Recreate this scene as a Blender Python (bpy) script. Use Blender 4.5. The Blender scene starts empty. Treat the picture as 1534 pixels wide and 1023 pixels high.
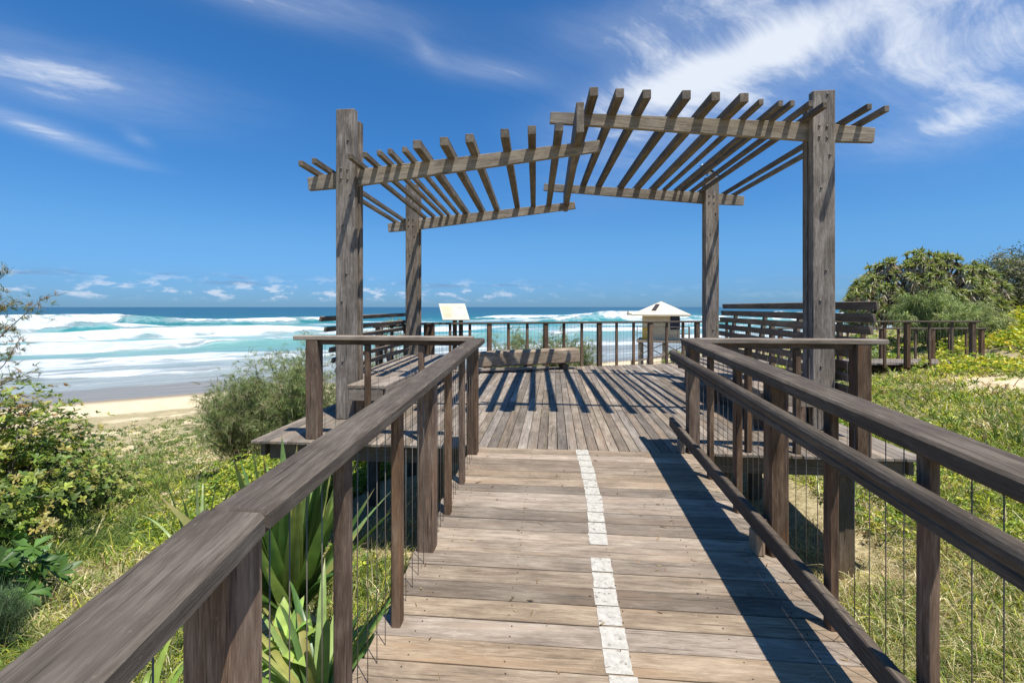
import bpy, math, random
import numpy as np
from mathutils import Vector, Matrix
random.seed(7); rng = np.random.default_rng(7)
SC = bpy.context.scene
COL = SC.collection
R = math.radians

# ------------------------------------------------------------------ node helpers
def new_mat(name):
    m = bpy.data.materials.new(name); m.use_nodes = True
    nt = m.node_tree
    for n in list(nt.nodes): nt.nodes.remove(n)
    return m, nt
class G:
    """tiny node graph writer"""
    def __init__(s, nt): s.nt = nt
    def n(s, typ, **kw):
        nd = s.nt.nodes.new(typ)
        for k, v in kw.items(): setattr(nd, k, v)
        return nd
    def put(s, sock, v):
        if isinstance(v, bpy.types.NodeSocket): s.nt.links.new(v, sock)
        elif v is not None:
            try: sock.default_value = v
            except Exception: sock.default_value = (v[0], v[1], v[2], 1.0)
    def m(s, op, a, b=None, c=None, clamp=False):
        nd = s.n('ShaderNodeMath', operation=op); nd.use_clamp = clamp
        s.put(nd.inputs[0], a)
        if b is not None: s.put(nd.inputs[1], b)
        if c is not None: s.put(nd.inputs[2], c)
        return nd.outputs[0]
    def v(s, op, a, b=None):
        nd = s.n('ShaderNodeVectorMath', operation=op)
        s.put(nd.inputs[0], a)
        if b is not None: s.put(nd.inputs[1], b)
        return nd.outputs[0] if op not in ('DOT_PRODUCT', 'LENGTH') else nd.outputs[1]
    def noise(s, vec, scale=1.0, detail=4.0, rough=.55, dist=0.0):
        nd = s.n('ShaderNodeTexNoise')
        s.put(nd.inputs['Vector'], vec); nd.inputs['Scale'].default_value = scale
        nd.inputs['Detail'].default_value = detail; nd.inputs['Roughness'].default_value = rough
        nd.inputs['Distortion'].default_value = dist
        return nd.outputs[0]
    def ss(s, x, a, b, lo=0.0, hi=1.0):
        nd = s.n('ShaderNodeMapRange', interpolation_type='SMOOTHSTEP')
        s.put(nd.inputs[0], x)
        for i, q in enumerate((a, b, lo, hi)): s.put(nd.inputs[i + 1], q)
        return nd.outputs[0]
    def mix(s, f, a, b, mode='MIX'):
        nd = s.n('ShaderNodeMix', data_type='RGBA', blend_type=mode)
        s.put(nd.inputs[0], f)
        s.put(nd.inputs[6], a if isinstance(a, bpy.types.NodeSocket) else (*a[:3], 1))
        s.put(nd.inputs[7], b if isinstance(b, bpy.types.NodeSocket) else (*b[:3], 1))
        return nd.outputs[2]
    def ramp(s, x, stops, interp='LINEAR'):
        nd = s.n('ShaderNodeValToRGB'); cr = nd.color_ramp; cr.interpolation = interp
        while len(cr.elements) < len(stops): cr.elements.new(0.5)
        for e, (p, c) in zip(cr.elements, stops):
            e.position = p
            e.color = (c, c, c, 1) if isinstance(c, (int, float)) else (*c, 1)
        s.put(nd.inputs[0], x); return nd.outputs[0]
    def attr(s, name, out='Color'):
        nd = s.n('ShaderNodeAttribute', attribute_name=name)
        return nd.outputs[out]
    def bump(s, h, strength=.3, dist=.01):
        nd = s.n('ShaderNodeBump'); nd.inputs['Strength'].default_value = strength
        nd.inputs['Distance'].default_value = dist; s.put(nd.inputs['Height'], h)
        return nd.outputs[0]
    def bsdf(s, color, rough=.7, spec=.3, normal=None, metal=0.0):
        p = s.n('ShaderNodeBsdfPrincipled')
        s.put(p.inputs['Base Color'], color if isinstance(color, bpy.types.NodeSocket) else (*color[:3], 1))
        s.put(p.inputs['Roughness'], rough); s.put(p.inputs['Specular IOR Level'], spec)
        s.put(p.inputs['Metallic'], metal)
        if normal is not None: s.put(p.inputs['Normal'], normal)
        return p.outputs[0]
    def out(s, sh):
        o = s.n('ShaderNodeOutputMaterial'); s.nt.links.new(sh, o.inputs[0])

def wood(name, dark, mid, light, vary=.35, moss=0.0, bump=.5, warm=None, rough=.8, spec=.2, tint=(1, 1, 1), sat=(.80, 1.15), con=1.0, bl=.45):
    dark, mid, light, warm = [tuple(a * b for a, b in zip(c_, tint)) if c_ else c_ for c_ in (dark, mid, light, warm)]
    m, nt = new_mat(name); g = G(nt)
    co = g.attr('gco', 'Vector'); br = g.attr('brd', 'Fac')
    wob = g.noise(g.v('MULTIPLY', co, (1.3, 5, 5)), 1.0, 2)
    co2 = g.v('ADD', co, g.v('MULTIPLY', (1, 1, 1), (0, 0, 0)))
    n = g.n('ShaderNodeCombineXYZ'); g.put(n.inputs[1], g.m('MULTIPLY', wob, .05)); g.put(n.inputs[2], g.m('MULTIPLY', wob, .03))
    co2 = g.v('ADD', co, n.outputs[0])
    g1 = g.noise(g.v('MULTIPLY', co2, (3.6, 46, 46)), 1.0, 8, .68)
    g2 = g.noise(g.v('MULTIPLY', co2, (16, 230, 230)), 1.0, 4, .65)
    blt = bl; bl = g.noise(g.v('MULTIPLY', co, (3.2, 6, 6)), 1.0, 5, .6, .4)
    spk = g.noise(g.v('MULTIPLY', co, (38, 60, 60)), 1.0, 3, .7)
    crk = g.noise(g.v('MULTIPLY', co2, (1.6, 85, 85)), 1.0, 3, .6)
    x = g.m('ADD', g.m('MULTIPLY', g1, .38), g.m('MULTIPLY', g2, .30))
    x = g.m('ADD', x, g.m('MULTIPLY', bl, .32))
    if con != 1.0: x = g.m('ADD', g.m('MULTIPLY', g.m('SUBTRACT', x, .5), con), .5)
    c = g.ramp(x, [(.36, dark), (.5, mid), (.64, light)])
    if warm:
        c = g.mix(g.ss(g.noise(g.v('MULTIPLY', co, (1.2, 9, 9)), 1.0, 3), .5, .72, 0, .75), c, warm)
    c = g.mix(g.ss(spk, .63, .75, 0, .35), c, (light[0] * 1.25, light[1] * 1.25, light[2] * 1.22))
    bl2 = g.noise(g.v('MULTIPLY', co, (1.1, 7, 7)), 1.0, 6, .7)
    c = g.mix(g.ss(bl2, .52, .70, 0, blt), c, tuple(v * 1.12 for v in light))
    c = g.mix(g.ss(bl2, .46, .33, 0, blt), c, tuple(v * .8 for v in dark))
    k = g.ss(crk, .30, .385, .5 if con < 1 else .32, 1.0)
    k = g.m('MULTIPLY', k, g.m('ADD', 1 - vary * .55, g.m('MULTIPLY', br, vary * 1.1)))
    kk = g.n('ShaderNodeCombineXYZ')
    for i in range(3): g.put(kk.inputs[i], k)
    c = g.mix(1.0, c, kk.outputs[0], 'MULTIPLY')
    gy = g.n('ShaderNodeHueSaturation'); g.put(gy.inputs['Color'], c); g.put(gy.inputs['Saturation'], g.m('ADD', sat[0], g.m('MULTIPLY', g.m('FRACT', g.m('MULTIPLY', br, 7.31)), sat[1] - sat[0])))
    c = gy.outputs[0]
    if moss:
        pos = g.n('ShaderNodeNewGeometry').outputs['Position']
        mn = g.noise(pos, 6.0, 5, .7)
        c = g.mix(g.ss(mn, .64 - moss * .1, .78, 0, .8 * min(1, moss)), c, (.10, .115, .03))
    h = g.m('ADD', g.m('MULTIPLY', g1, .6), g.m('ADD', g.m('MULTIPLY', g2, .25), g.m('MULTIPLY', k, .5)))
    rr = g.ss(bl, .3, .7, rough - .08, rough + .12)
    g.out(g.bsdf(c, rr, spec, g.bump(h, bump, .006)))
    return m

def leafmat(name, trans=.35, rough=.5, spec=.35, tt=(1.25, 1.3, .6)):
    m, nt = new_mat(name); g = G(nt)
    c = g.attr('col', 'Color')
    pos = g.n('ShaderNodeNewGeometry').outputs['Position']
    nz = g.noise(pos, 9.0, 3)
    hs = g.n('ShaderNodeHueSaturation'); g.put(hs.inputs['Color'], c)
    g.put(hs.inputs['Value'], g.ss(nz, .25, .75, .75, 1.25)); hs.inputs['Saturation'].default_value = 1.0
    b = g.bsdf(hs.outputs[0], rough, spec)
    t = g.n('ShaderNodeBsdfTranslucent'); g.put(t.inputs[0], g.mix(1.0, hs.outputs[0], tt, 'MULTIPLY'))
    mx = g.n('ShaderNodeMixShader'); mx.inputs[0].default_value = trans
    nt.links.new(b, mx.inputs[1]); nt.links.new(t.outputs[0], mx.inputs[2])
    g.out(mx.outputs[0]); return m

def plain(name, col, rough=.6, spec=.3, metal=0.0, var=.12, scale=8.0):
    m, nt = new_mat(name); g = G(nt)
    tc = g.n('ShaderNodeTexCoord').outputs['Object']
    nz = g.noise(tc, scale, 6, .6)
    c = g.mix(g.ss(nz, .3, .7), tuple(v * (1 - var) for v in col), tuple(min(1, v * (1 + var)) for v in col))
    g.out(g.bsdf(c, rough, spec, g.bump(nz, .15, .005), metal)); return m

# ------------------------------------------------------------------ mesh builder
class MB:
    def __init__(s): s.v = []; s.f = []; s.g = []; s.b = []; s.mi = []; s.sm = []
    def sweep(s, prof, p0, p1, up=(0, 0, 1), scale_fn=None, ring_fr=(0, 1), jit=0.0, smooth=False, mi=0, lift=None, skew0=None, skew1=None):
        """profile of (side, up) points swept from p0 to p1; scale_fn(t) scales it; caps both ends"""
        p0 = Vector(p0); p1 = Vector(p1); L = (p1 - p0).length; x = (p1 - p0).normalized()
        up = Vector(up); y = up.cross(x).normalized(); z = x.cross(y).normalized()
        off = Vector((random.uniform(0, 50), random.uniform(0, 50), random.uniform(0, 50))); bb = random.random()
        base = len(s.v); n = len(prof)
        for t in ring_fr:
            sc = scale_fn(t) if scale_fn else (1, 1)
            if len(sc) == 2: sc = (sc[0], sc[1], 0)
            jy = random.uniform(-jit, jit); jz = random.uniform(-jit, jit) * .6
            for (a, b) in prof:
                ly = a * sc[0] + jy; lz = b * sc[1] + sc[2] + jz
                lx = L * t
                if skew0 and t == ring_fr[0]: lx += skew0 * ly
                if skew1 and t >= ring_fr[-2]: lx += skew1 * ly
                s.v.append(p0 + x * lx + y * ly + z * lz)
                s.g.append(Vector((lx, ly, lz)) + off); s.b.append(bb)
        for k in range(len(ring_fr) - 1):
            for i in range(n):
                j = (i + 1) % n; a = base + k * n
                s.f.append((a + i, a + j, a + n + j, a + n + i)); s.mi.append(mi); s.sm.append(smooth)
        s.f.append(tuple(base + i for i in reversed(range(n)))); s.mi.append(mi); s.sm.append(False)
        e = base + (len(ring_fr) - 1) * n
        s.f.append(tuple(e + i for i in range(n))); s.mi.append(mi); s.sm.append(False)
        return s
    def beam(s, p0, p1, w, h, ch=.004, up=(0, 0, 1), segs=1, jit=0.0, taper=None, mi=0, skew0=None, skew1=None):
        a, b = w / 2, h / 2; c = min(ch, a * .45, b * .45)
        prof = [(-a + c, -b), (a - c, -b), (a, -b + c), (a, b - c), (a - c, b), (-a + c, b), (-a, b - c), (-a, -b + c)]
        L = max(1e-4, (Vector(p1) - Vector(p0)).length); e = min(.3, c / L)
        fr = [0, e] + [e + (1 - 2 * e) * k / segs for k in range(1, segs)] + [1 - e, 1]
        def sf(t):
            q = taper(t) if taper else (1, 1, 0)
            if t in (0, 1): return (q[0] * (a - c) / a, q[1] * (b - c) / b, q[2])
            return q
        return s.sweep(prof, p0, p1, up, sf, fr, jit, mi=mi, skew0=skew0, skew1=skew1)
    def tube(s, pts, r, n=8, mi=0):
        pts = [Vector(p) for p in pts]; base = len(s.v); off = random.uniform(0, 40); bb = random.random()
        rr = r if isinstance(r, (list, tuple)) else [r] * len(pts)
        acc = 0
        ref = Vector((.31, .17, .93)).normalized()
        for i, p in enumerate(pts):
            d = (pts[min(i + 1, len(pts) - 1)] - pts[max(i - 1, 0)]).normalized()
            u = d.cross(ref)
            if u.length < .1: u = d.cross(Vector((1, 0, 0)))
            u.normalize(); w = d.cross(u)
            if i: acc += (p - pts[i - 1]).length
            for k in range(n):
                a = 2 * math.pi * k / n
                q = u * math.cos(a) * rr[i] + w * math.sin(a) * rr[i]
                s.v.append(p + q); s.g.append(Vector((acc + off, math.cos(a) * rr[i] + off, math.sin(a) * rr[i]))); s.b.append(bb)
        for i in range(len(pts) - 1):
            for k in range(n):
                j = (k + 1) % n; a = base + i * n
                s.f.append((a + k, a + j, a + n + j, a + n + k)); s.mi.append(mi); s.sm.append(True)
        s.f.append(tuple(base + i for i in reversed(range(n)))); s.mi.append(mi); s.sm.append(False)
        e = base + (len(pts) - 1) * n
        s.f.append(tuple(e + i for i in range(n))); s.mi.append(mi); s.sm.append(False)
        return s
    def disc(s, c, nrm, r, n=8, th=.002, mi=0):
        c = Vector(c); nrm = Vector(nrm).normalized()
        return s.tube([c - nrm * .001, c + nrm * th], [r, r * .8], n, mi)
    def poly(s, pts, mi=0):
        b = len(s.v); bb = random.random()
        for p in pts: s.v.append(Vector(p)); s.g.append(Vector(p)); s.b.append(bb)
        s.f.append(tuple(range(b, b + len(pts)))); s.mi.append(mi); s.sm.append(False); return s
    def build(s, name, mats, parent=None):
        o0 = parent
        org = Vector((0, 0, 0))
        while o0 is not None: org += o0.location; o0 = o0.parent
        me = bpy.data.meshes.new(name)
        me.from_pydata([tuple(v - org) for v in s.v], [], s.f)
        if not isinstance(mats, (list, tuple)): mats = [mats]
        for m in mats: me.materials.append(m)
        me.polygons.foreach_set('material_index', s.mi)
        me.polygons.foreach_set('use_smooth', s.sm)
        a = me.attributes.new('gco', 'FLOAT_VECTOR', 'POINT'); a.data.foreach_set('vector', [c for v in s.g for c in v])
        a = me.attributes.new('brd', 'FLOAT', 'POINT'); a.data.foreach_set('value', s.b)
        me.update()
        o = bpy.data.objects.new(name, me); COL.objects.link(o)
        if parent: o.parent = parent
        return o

def tag(o, label=None, cat=None, group=None, kind=None):
    if label: o['label'] = label
    if cat: o['category'] = cat
    if group: o['group'] = group
    if kind: o['kind'] = kind
    return o
def thing(name, loc, label, cat, group=None, kind=None):
    o = bpy.data.objects.new(name, None); COL.objects.link(o); o.location = loc; o.empty_display_size = .2
    return tag(o, label, cat, group, kind)
def beam(name, mat, parent, p0, p1, w, h, **k): return MB().beam(p0, p1, w, h, **k).build(name, mat, parent)

# big numpy leaf/blade meshes
def blades(base, d, L, W, droop, side, segs=3, shape='grass', fold=0.0, colr=None, twist=0.0):
    """base,d,side (N,3); L,W,droop (N,); returns verts, quads, colours. strips of quads"""
    N = len(base); ts = np.linspace(0, 1, segs + 1)
    d = d / np.linalg.norm(d, axis=1, keepdims=True)
    side = side - d * np.sum(side * d, axis=1, keepdims=True)
    side /= np.maximum(1e-6, np.linalg.norm(side, axis=1, keepdims=True))
    nrm = np.cross(side, d)
    m = 3 if fold else 2
    V = np.zeros((N, segs + 1, m, 3))
    for i, t in enumerate(ts):
        c = base + d * (L * t)[:, None]
        c[:, 2] -= droop * L * t * t
        c -= d * (np.abs(droop) * L * t * t * .25)[:, None]
        if shape == 'grass': w = W * (1 - t) ** .7 * (1 if i else .8)
        elif shape == 'leaf': w = W * np.sin(math.pi * (0.08 + .90 * t) ** .85) ** .8
        elif shape == 'spoon': w = W * (np.sin(math.pi * min(1, max(.04, t)) ** 1.5 * .97)+.04)
        elif shape == 'strap': w = W * (1 - t ** 2.2) * (0.75 + .25 * min(1, t * 5))
        else: w = W * (1 - .6 * t)
        w = np.maximum(w, .0004 + 0 * W)
        if fold:
            V[:, i, 0] = c - side * w[:, None] / 2 + nrm * (w * fold)[:, None]
            V[:, i, 1] = c
            V[:, i, 2] = c + side * w[:, None] / 2 + nrm * (w * fold)[:, None]
        else:
            V[:, i, 0] = c - side * w[:, None] / 2; V[:, i, 1] = c + side * w[:, None] / 2
    idx = np.arange(N * (segs + 1) * m).reshape(N, segs + 1, m)
    Q = []
    for k in range(m - 1):
        Q.append(np.stack([idx[:, :-1, k], idx[:, :-1, k + 1], idx[:, 1:, k + 1], idx[:, 1:, k]], -1).reshape(-1, 4))
    Q = np.concatenate(Q)
    C = np.repeat(colr[:, None, :], (segs + 1) * m, 1).reshape(N, segs + 1, m, 3).copy()
    if shape == 'strap' and segs > 5:
        dry = (rng.uniform(0, 1, N) < .7)[:, None, None]
        C[:, -1] = np.where(dry, C[:, -1] * .2 + np.array([.34, .24, .12]) * .8, C[:, -1]); C[:, -2] = np.where(dry, C[:, -2] * .65 + np.array([.40, .32, .14]) * .35, C[:, -2])
    C = C.reshape(-1, 3)
    return V.reshape(-1, 3), Q, C
def np_mesh(name, parts, mat, parent=None, smooth=False, clip=None):
    Vs, Qs, Cs = [], [], []; o = 0
    for (V, Q, C) in parts:
        Vs.append(V); Qs.append(Q + o); Cs.append(C); o += len(V)
    V = np.concatenate(Vs); Q = np.concatenate(Qs); C = np.concatenate(Cs)
    org = np.zeros(3)
    if parent is not None: org = np.array(parent.location)
    V = (V - org).astype(np.float32)
    me = bpy.data.meshes.new(name)
    me.vertices.add(len(V)); me.vertices.foreach_set('co', V.ravel())
    me.loops.add(Q.size); me.loops.foreach_set('vertex_index', Q.ravel().astype(np.int32))
    me.polygons.add(len(Q)); me.polygons.foreach_set('loop_start', np.arange(0, Q.size, 4, dtype=np.int32))
    me.polygons.foreach_set('loop_total', np.full(len(Q), 4, np.int32))
    if smooth: me.polygons.foreach_set('use_smooth', np.ones(len(Q), bool))
    me.update(calc_edges=True)
    a = me.color_attributes.new('col', 'FLOAT_COLOR', 'POINT')
    a.data.foreach_set('color', np.concatenate([C, np.ones((len(C), 1))], 1).astype(np.float32).ravel())
    me.materials.append(mat)
    ob = bpy.data.objects.new(name, me); COL.objects.link(ob)
    if parent is not None: ob.parent = parent
    return ob
def unit(N, zmin=-1.0, zmax=1.0):
    z = rng.uniform(zmin, zmax, N); a = rng.uniform(0, 2 * math.pi, N); r = np.sqrt(1 - z * z)
    return np.stack([r * np.cos(a), r * np.sin(a), z], 1)
def pick(N, cols, jit=.18):
    cols = np.array([c[:3] for c in cols]); w = np.array([1.0] * len(cols))
    i = rng.integers(0, len(cols), N)
    return np.clip(cols[i] * (1 + rng.uniform(-jit, jit, (N, 1))) * (1 + rng.uniform(-.06, .06, (N, 3))), 0, 1)

# ------------------------------------------------------------------ materials
M = {}
M['ramp'] = wood('weathered_ramp_boards', (.13, .096, .068), (.28, .216, .160), (.48, .395, .31), vary=.62, moss=.25, bump=.55, warm=(.33, .225, .145), tint=(.82, .78, .69), con=.95, sat=(.68, 1.0))
M['deck'] = wood('weathered_deck_boards', (.13, .105, .085), (.27, .225, .188), (.46, .40, .345), vary=.60, bump=.5, warm=(.32, .24, .18), tint=(.76, .73, .66), con=1.0, sat=(.70, 1.05))
M['rail'] = wood('dark_weathered_rail', (.045, .033, .027), (.110, .088, .074), (.27, .235, .205), vary=.25, bump=.6, rough=.75, spec=.2, tint=(.84, .79, .67), con=.72, sat=(.8, 1.0), bl=.2)
M['post'] = wood('brown_post_timber', (.045, .029, .020), (.122, .082, .057), (.27, .20, .145), vary=.45, bump=.5, warm=(.20, .118, .072), moss=.15, sat=(.95, 1.2))
M['pgpost'] = wood('grey_pergola_post', (.07, .056, .042), (.19, .155, .122), (.40, .345, .29), vary=.12, bump=.8, moss=.35)
M['pgbeam'] = wood('tan_pergola_beam', (.12, .092, .062), (.25, .205, .15), (.42, .36, .28), vary=.2, bump=.7, sat=(.7, .95))
M['batten'] = wood('pergola_batten', (.07, .053, .036), (.15, .118, .082), (.29, .24, .18), vary=.3, bump=.6, sat=(.7, .95))
M['bench'] = wood('weathered_bench', (.12, .092, .068), (.25, .20, .155), (.40, .34, .28), vary=.3, bump=.6)
M['slat'] = wood('grey_brown_slat', (.09, .068, .05), (.17, .135, .105), (.30, .25, .21), vary=.3, bump=.5)
M['log'] = wood('old_timber_log', (.10, .07, .045), (.27, .205, .145), (.50, .42, .32), vary=.1, bump=1.0)
M['under'] = wood('under_deck_bearer', (.06, .045, .03), (.12, .09, .065), (.2, .16, .12), vary=.3)
M['steel'] = plain('galvanised_bolt', (.16, .14, .12), .5, .5, .6)
M['wire'] = plain('steel_wire', (.17, .145, .12), .45, .5, .3)
M['nail'] = plain('rusty_nail', (.05, .035, .025), .7, .3)
M['white'] = plain('white_tower_roof', (.70, .61, .44), .5, .3, var=.08, scale=1.2)
M['cream'] = plain('cream_tower_cabin', (.60, .52, .37), .7, .2, var=.08, scale=1.0)
M['navy'] = plain('dark_blue_shutter', (.03, .035, .075), .5)
M['panel'] = plain('solar_panel_dark', (.06, .045, .045), .3, .5)
M['yellow'] = plain('yellow_sign', (.78, .48, .03), .5)
M['signw'] = plain('cream_sign_face', (.56, .53, .43), .4, .3, var=.03)
M['print'] = plain('faded_print', (.52, .50, .46), .5)
M['printy'] = plain('faded_yellow_print', (.66, .59, .34), .5)
M['bird_b'] = plain('black_feathers', (.03, .03, .035), .6)
M['bird_w'] = plain('white_feathers', (.75, .75, .72), .7)
M['bark'] = wood('grey_bark', (.06, .048, .036), (.13, .105, .082), (.24, .205, .17), vary=.3)
M['leaf'] = leafmat('leaf', .3, .45, .4)
M['grass'] = leafmat('grass_blade', .35, .6, .25, (1.15, 1.06, .8))
M['needle'] = leafmat('needle_foliage', .25, .6, .2)
M['gloss'] = leafmat('glossy_strap_leaf', .28, .30, .5)

# paint with worn edges
pm, nt = new_mat('worn_white_paint'); g = G(nt)
pos = g.n('ShaderNodeNewGeometry').outputs['Position']
nz = g.noise(pos, 40, 5, .7); nz2 = g.noise(g.v('MULTIPLY', pos, (8, 60, 8)), 1, 4)
ca = g.mix(g.ss(nz, .3, .7), (.40, .37, .31), (.56, .53, .46))
tr = g.n('ShaderNodeBsdfTransparent'); mx = g.n('ShaderNodeMixShader')
ed = g.attr('brd', 'Fac')
g.put(mx.inputs[0], g.ss(g.m('ADD', nz, g.m('MULTIPLY', nz2, .6)), .56, .70, 0.0, .93))
nt.links.new(tr.outputs[0], mx.inputs[1]); nt.links.new(g.bsdf(ca, .6, .3), mx.inputs[2]); g.out(mx.outputs[0]); M['paint'] = pm

# ------------------------------------------------------------------ camera, sun, sky
cam = bpy.data.cameras.new('camera'); co = bpy.data.objects.new('camera', cam); COL.objects.link(co)
YAW = R(5.2)
co.location = (0, 0, 1.35); co.rotation_euler = (R(90), 0, YAW)
cam.sensor_width = 36; cam.lens = 16.0; cam.shift_y = -51.5 / 1534; cam.clip_end = 80000; cam.clip_start = .05
SC.camera = co
SUN_EL, SUN_AZ = R(68.7), R(136)        # azimuth clockwise from +Y
sd = Vector((math.sin(SUN_AZ) * math.cos(SUN_EL), math.cos(SUN_AZ) * math.cos(SUN_EL), math.sin(SUN_EL)))
sl = bpy.data.lights.new('sun', 'SUN'); so = bpy.data.objects.new('sun', sl); COL.objects.link(so)
sl.energy = 5.0; sl.angle = R(.5); sl.color = (1, .955, .88)
so.rotation_euler = sd.to_track_quat('Z', 'Y').to_euler(); so.location = (6, -6, 12)
SC.view_settings.view_transform = 'Standard'; SC.view_settings.look = 'None'; SC.view_settings.exposure = 0.42; SC.view_settings.gamma = 1

w = bpy.data.worlds.new('World'); SC.world = w; w.use_nodes = True; nt = w.node_tree
for n in list(nt.nodes): nt.nodes.remove(n)
g = G(nt)
sky = g.n('ShaderNodeTexSky', sky_type='NISHITA'); sky.sun_disc = False
sky.sun_elevation = SUN_EL; sky.sun_rotation = SUN_AZ; sky.air_density = 1.0; sky.dust_density = .3; sky.ozone_density = 2.5; sky.altitude = 0
dirv = g.n('ShaderNodeTexCoord').outputs['Generated']
sx = g.n('ShaderNodeSeparateXYZ'); g.put(sx.inputs[0], dirv); X, Y, Z = sx.outputs
az = g.m('ARCTAN2', X, Y)
hr = g.m('SQRT', g.m('ADD', g.m('MULTIPLY', X, X), g.m('MULTIPLY', Y, Y)))
te = g.m('DIVIDE', Z, g.m('MAXIMUM', hr, .001))
skyc = g.mix(1.0, sky.outputs[0], (.26, .70, 1.09), 'MULTIPLY')
# paler towards the horizon
hz = g.ss(te, .0, .42, 1.0, 0.0)
skyc = g.mix(hz, skyc, g.mix(1.0, skyc, (1.45, .93, .86), 'MULTIPLY'))
skyc = g.mix(g.ss(te, .0, .16, .95, 0.0), skyc, g.mix(1.0, skyc, (.60, .72, 1.02), 'MULTIPLY'))
def sphere_xy(px, py):
    u = (px - 767) / 682; a = math.atan(u) - YAW
    return a, (460 - py) / 682 * math.cos(math.atan(u))
# streaky cirrus texture in the plane of the high cloud layer
zc = g.m('ADD', g.m('MAXIMUM', Z, 0), .10)
cx = g.m('DIVIDE', X, zc); cy = g.m('DIVIDE', Y, zc)
cv = g.n('ShaderNodeCombineXYZ'); g.put(cv.inputs[0], cx); g.put(cv.inputs[1], cy)
rot = g.n('ShaderNodeVectorRotate', rotation_type='Z_AXIS'); g.put(rot.inputs['Vector'], cv.outputs[0]); rot.inputs['Angle'].default_value = R(-38)
st = g.v('MULTIPLY', rot.outputs[0], (.60, 1.9, 1))
wa = g.n('ShaderNodeTexNoise'); g.put(wa.inputs['Vector'], rot.outputs[0]); wa.inputs['Scale'].default_value = .9; wa.inputs['Detail'].default_value = 3
wv = g.v('MULTIPLY', g.v('SUBTRACT', wa.outputs['Color'], (.5, .5, .5)), (.8, .8, 0))
n_fine = g.noise(g.v('ADD', st, wv), 1.7, 12, .66)
n_big = g.noise(g.v('ADD', cv.outputs[0], wv), .9, 6, .6)
tex = g.m('ADD', g.m('MULTIPLY', n_fine, .68), g.m('MULTIPLY', n_big, .32))
blobs = [  # px, py, rx, ry (px), tilt deg (up to the right +), strength
    (430, -4, 200, 34, 0, .36), (90, 115, 230, 50, 3, .30), (55, 192, 95, 14, -11, .50), (165, 230, 60, 10, -10, .26),
    (1250, 35, 430, 85, 6, .46), (1090, 98, 240, 28, 10, .38), (1470, 80, 250, 100, 12, .50), (1400, 198, 170, 26, 0, .36),
    (950, 200, 140, 70, 20, .28), (720, 105, 100, 20, -8, .24), (640, 78, 35, 14, -40, .20), (205, 207, 26, 9, -30, .22), (990, 25, 230, 50, 5, .24), (1060, 160, 150, 45, 10, .16),
]
mask = None
for (px, py, rx, ry, tl, stg) in blobs:
    a0, t0 = sphere_xy(px, py); a1, _ = sphere_xy(px + rx, py); _, t1 = sphere_xy(px, py - ry)
    RX = abs(a1 - a0); RY = abs(t1 - t0); c_, s_ = math.cos(R(tl)), math.sin(R(tl))
    dx = g.m('SUBTRACT', az, a0); dy = g.m('SUBTRACT', te, t0)
    u_ = g.m('ADD', g.m('MULTIPLY', dx, c_ / RX), g.m('MULTIPLY', dy, s_ / RX))
    v_ = g.m('ADD', g.m('MULTIPLY', dx, -s_ / RY), g.m('MULTIPLY', dy, c_ / RY))
    q = g.m('ADD', g.m('MULTIPLY', u_, u_), g.m('MULTIPLY', v_, v_))
    b_ = g.m('MULTIPLY', g.m('EXPONENT', g.m('MULTIPLY', q, -1.0)), stg)
    mask = b_ if mask is None else g.m('ADD', mask, b_)
tex = g.m('ADD', g.m('MULTIPLY', g.m('SUBTRACT', tex, .5), 2.5), .5)
cir = g.m('POWER', g.ss(g.m('ADD', tex, mask), .58, 1.32, 0, 1), 1.25)
cir = g.m('MULTIPLY', cir, g.ss(mask, .02, .26, 0, .95))
veil = g.m('MULTIPLY', g.m('MINIMUM', mask, .7), g.ss(tex, .1, .9, .25, .95))
cir = g.m('MAXIMUM', cir, veil)
cir = g.m('MULTIPLY', cir, g.ss(te, .08, .2))
# low cumulus and grey stratus bits sitting over the horizon
lv = g.n('ShaderNodeCombineXYZ'); g.put(lv.inputs[0], g.m('MULTIPLY', az, 17)); g.put(lv.inputs[1], g.m('MULTIPLY', te, 48))
ln = g.noise(lv.outputs[0], 1.3, 8, .62)
band = g.m('MULTIPLY', g.ss(te, .008, .022), g.ss(te, .030, .070, 1, 0))
leftw = g.ss(az, .10, -.22, .12, 1.0)
cum = g.m('MULTIPLY', g.m('MULTIPLY', g.ss(ln, .50, .64), band), leftw)
lv2 = g.n('ShaderNodeCombineXYZ'); g.put(lv2.inputs[0], g.m('MULTIPLY', az, 6)); g.put(lv2.inputs[1], g.m('MULTIPLY', te, 75))
ln2 = g.noise(lv2.outputs[0], 1.1, 6, .55)
band2 = g.m('MULTIPLY', g.ss(te, .038, .048), g.ss(te, .052, .066, 1, 0))
stra = g.m('MULTIPLY', g.m('MULTIPLY', g.ss(ln2, .50, .60), band2), g.ss(az, .1, -.25, .12, .75))
CL = 7.4
skyc = g.mix(cir, skyc, (CL * .84, CL * .90, CL * 1.0))
skyc = g.mix(g.m('MULTIPLY', stra, .8), skyc, (CL * .20, CL * .32, CL * .52))
skyc = g.mix(g.m('MULTIPLY', cum, .62), skyc, (CL * .80, CL * .86, CL * .98))
bg = g.n('ShaderNodeBackground'); g.put(bg.inputs[0], skyc); bg.inputs[1].default_value = .10
o = g.n('ShaderNodeOutputWorld'); nt.links.new(bg.outputs[0], o.inputs[0])
SKYNODES = True

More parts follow.
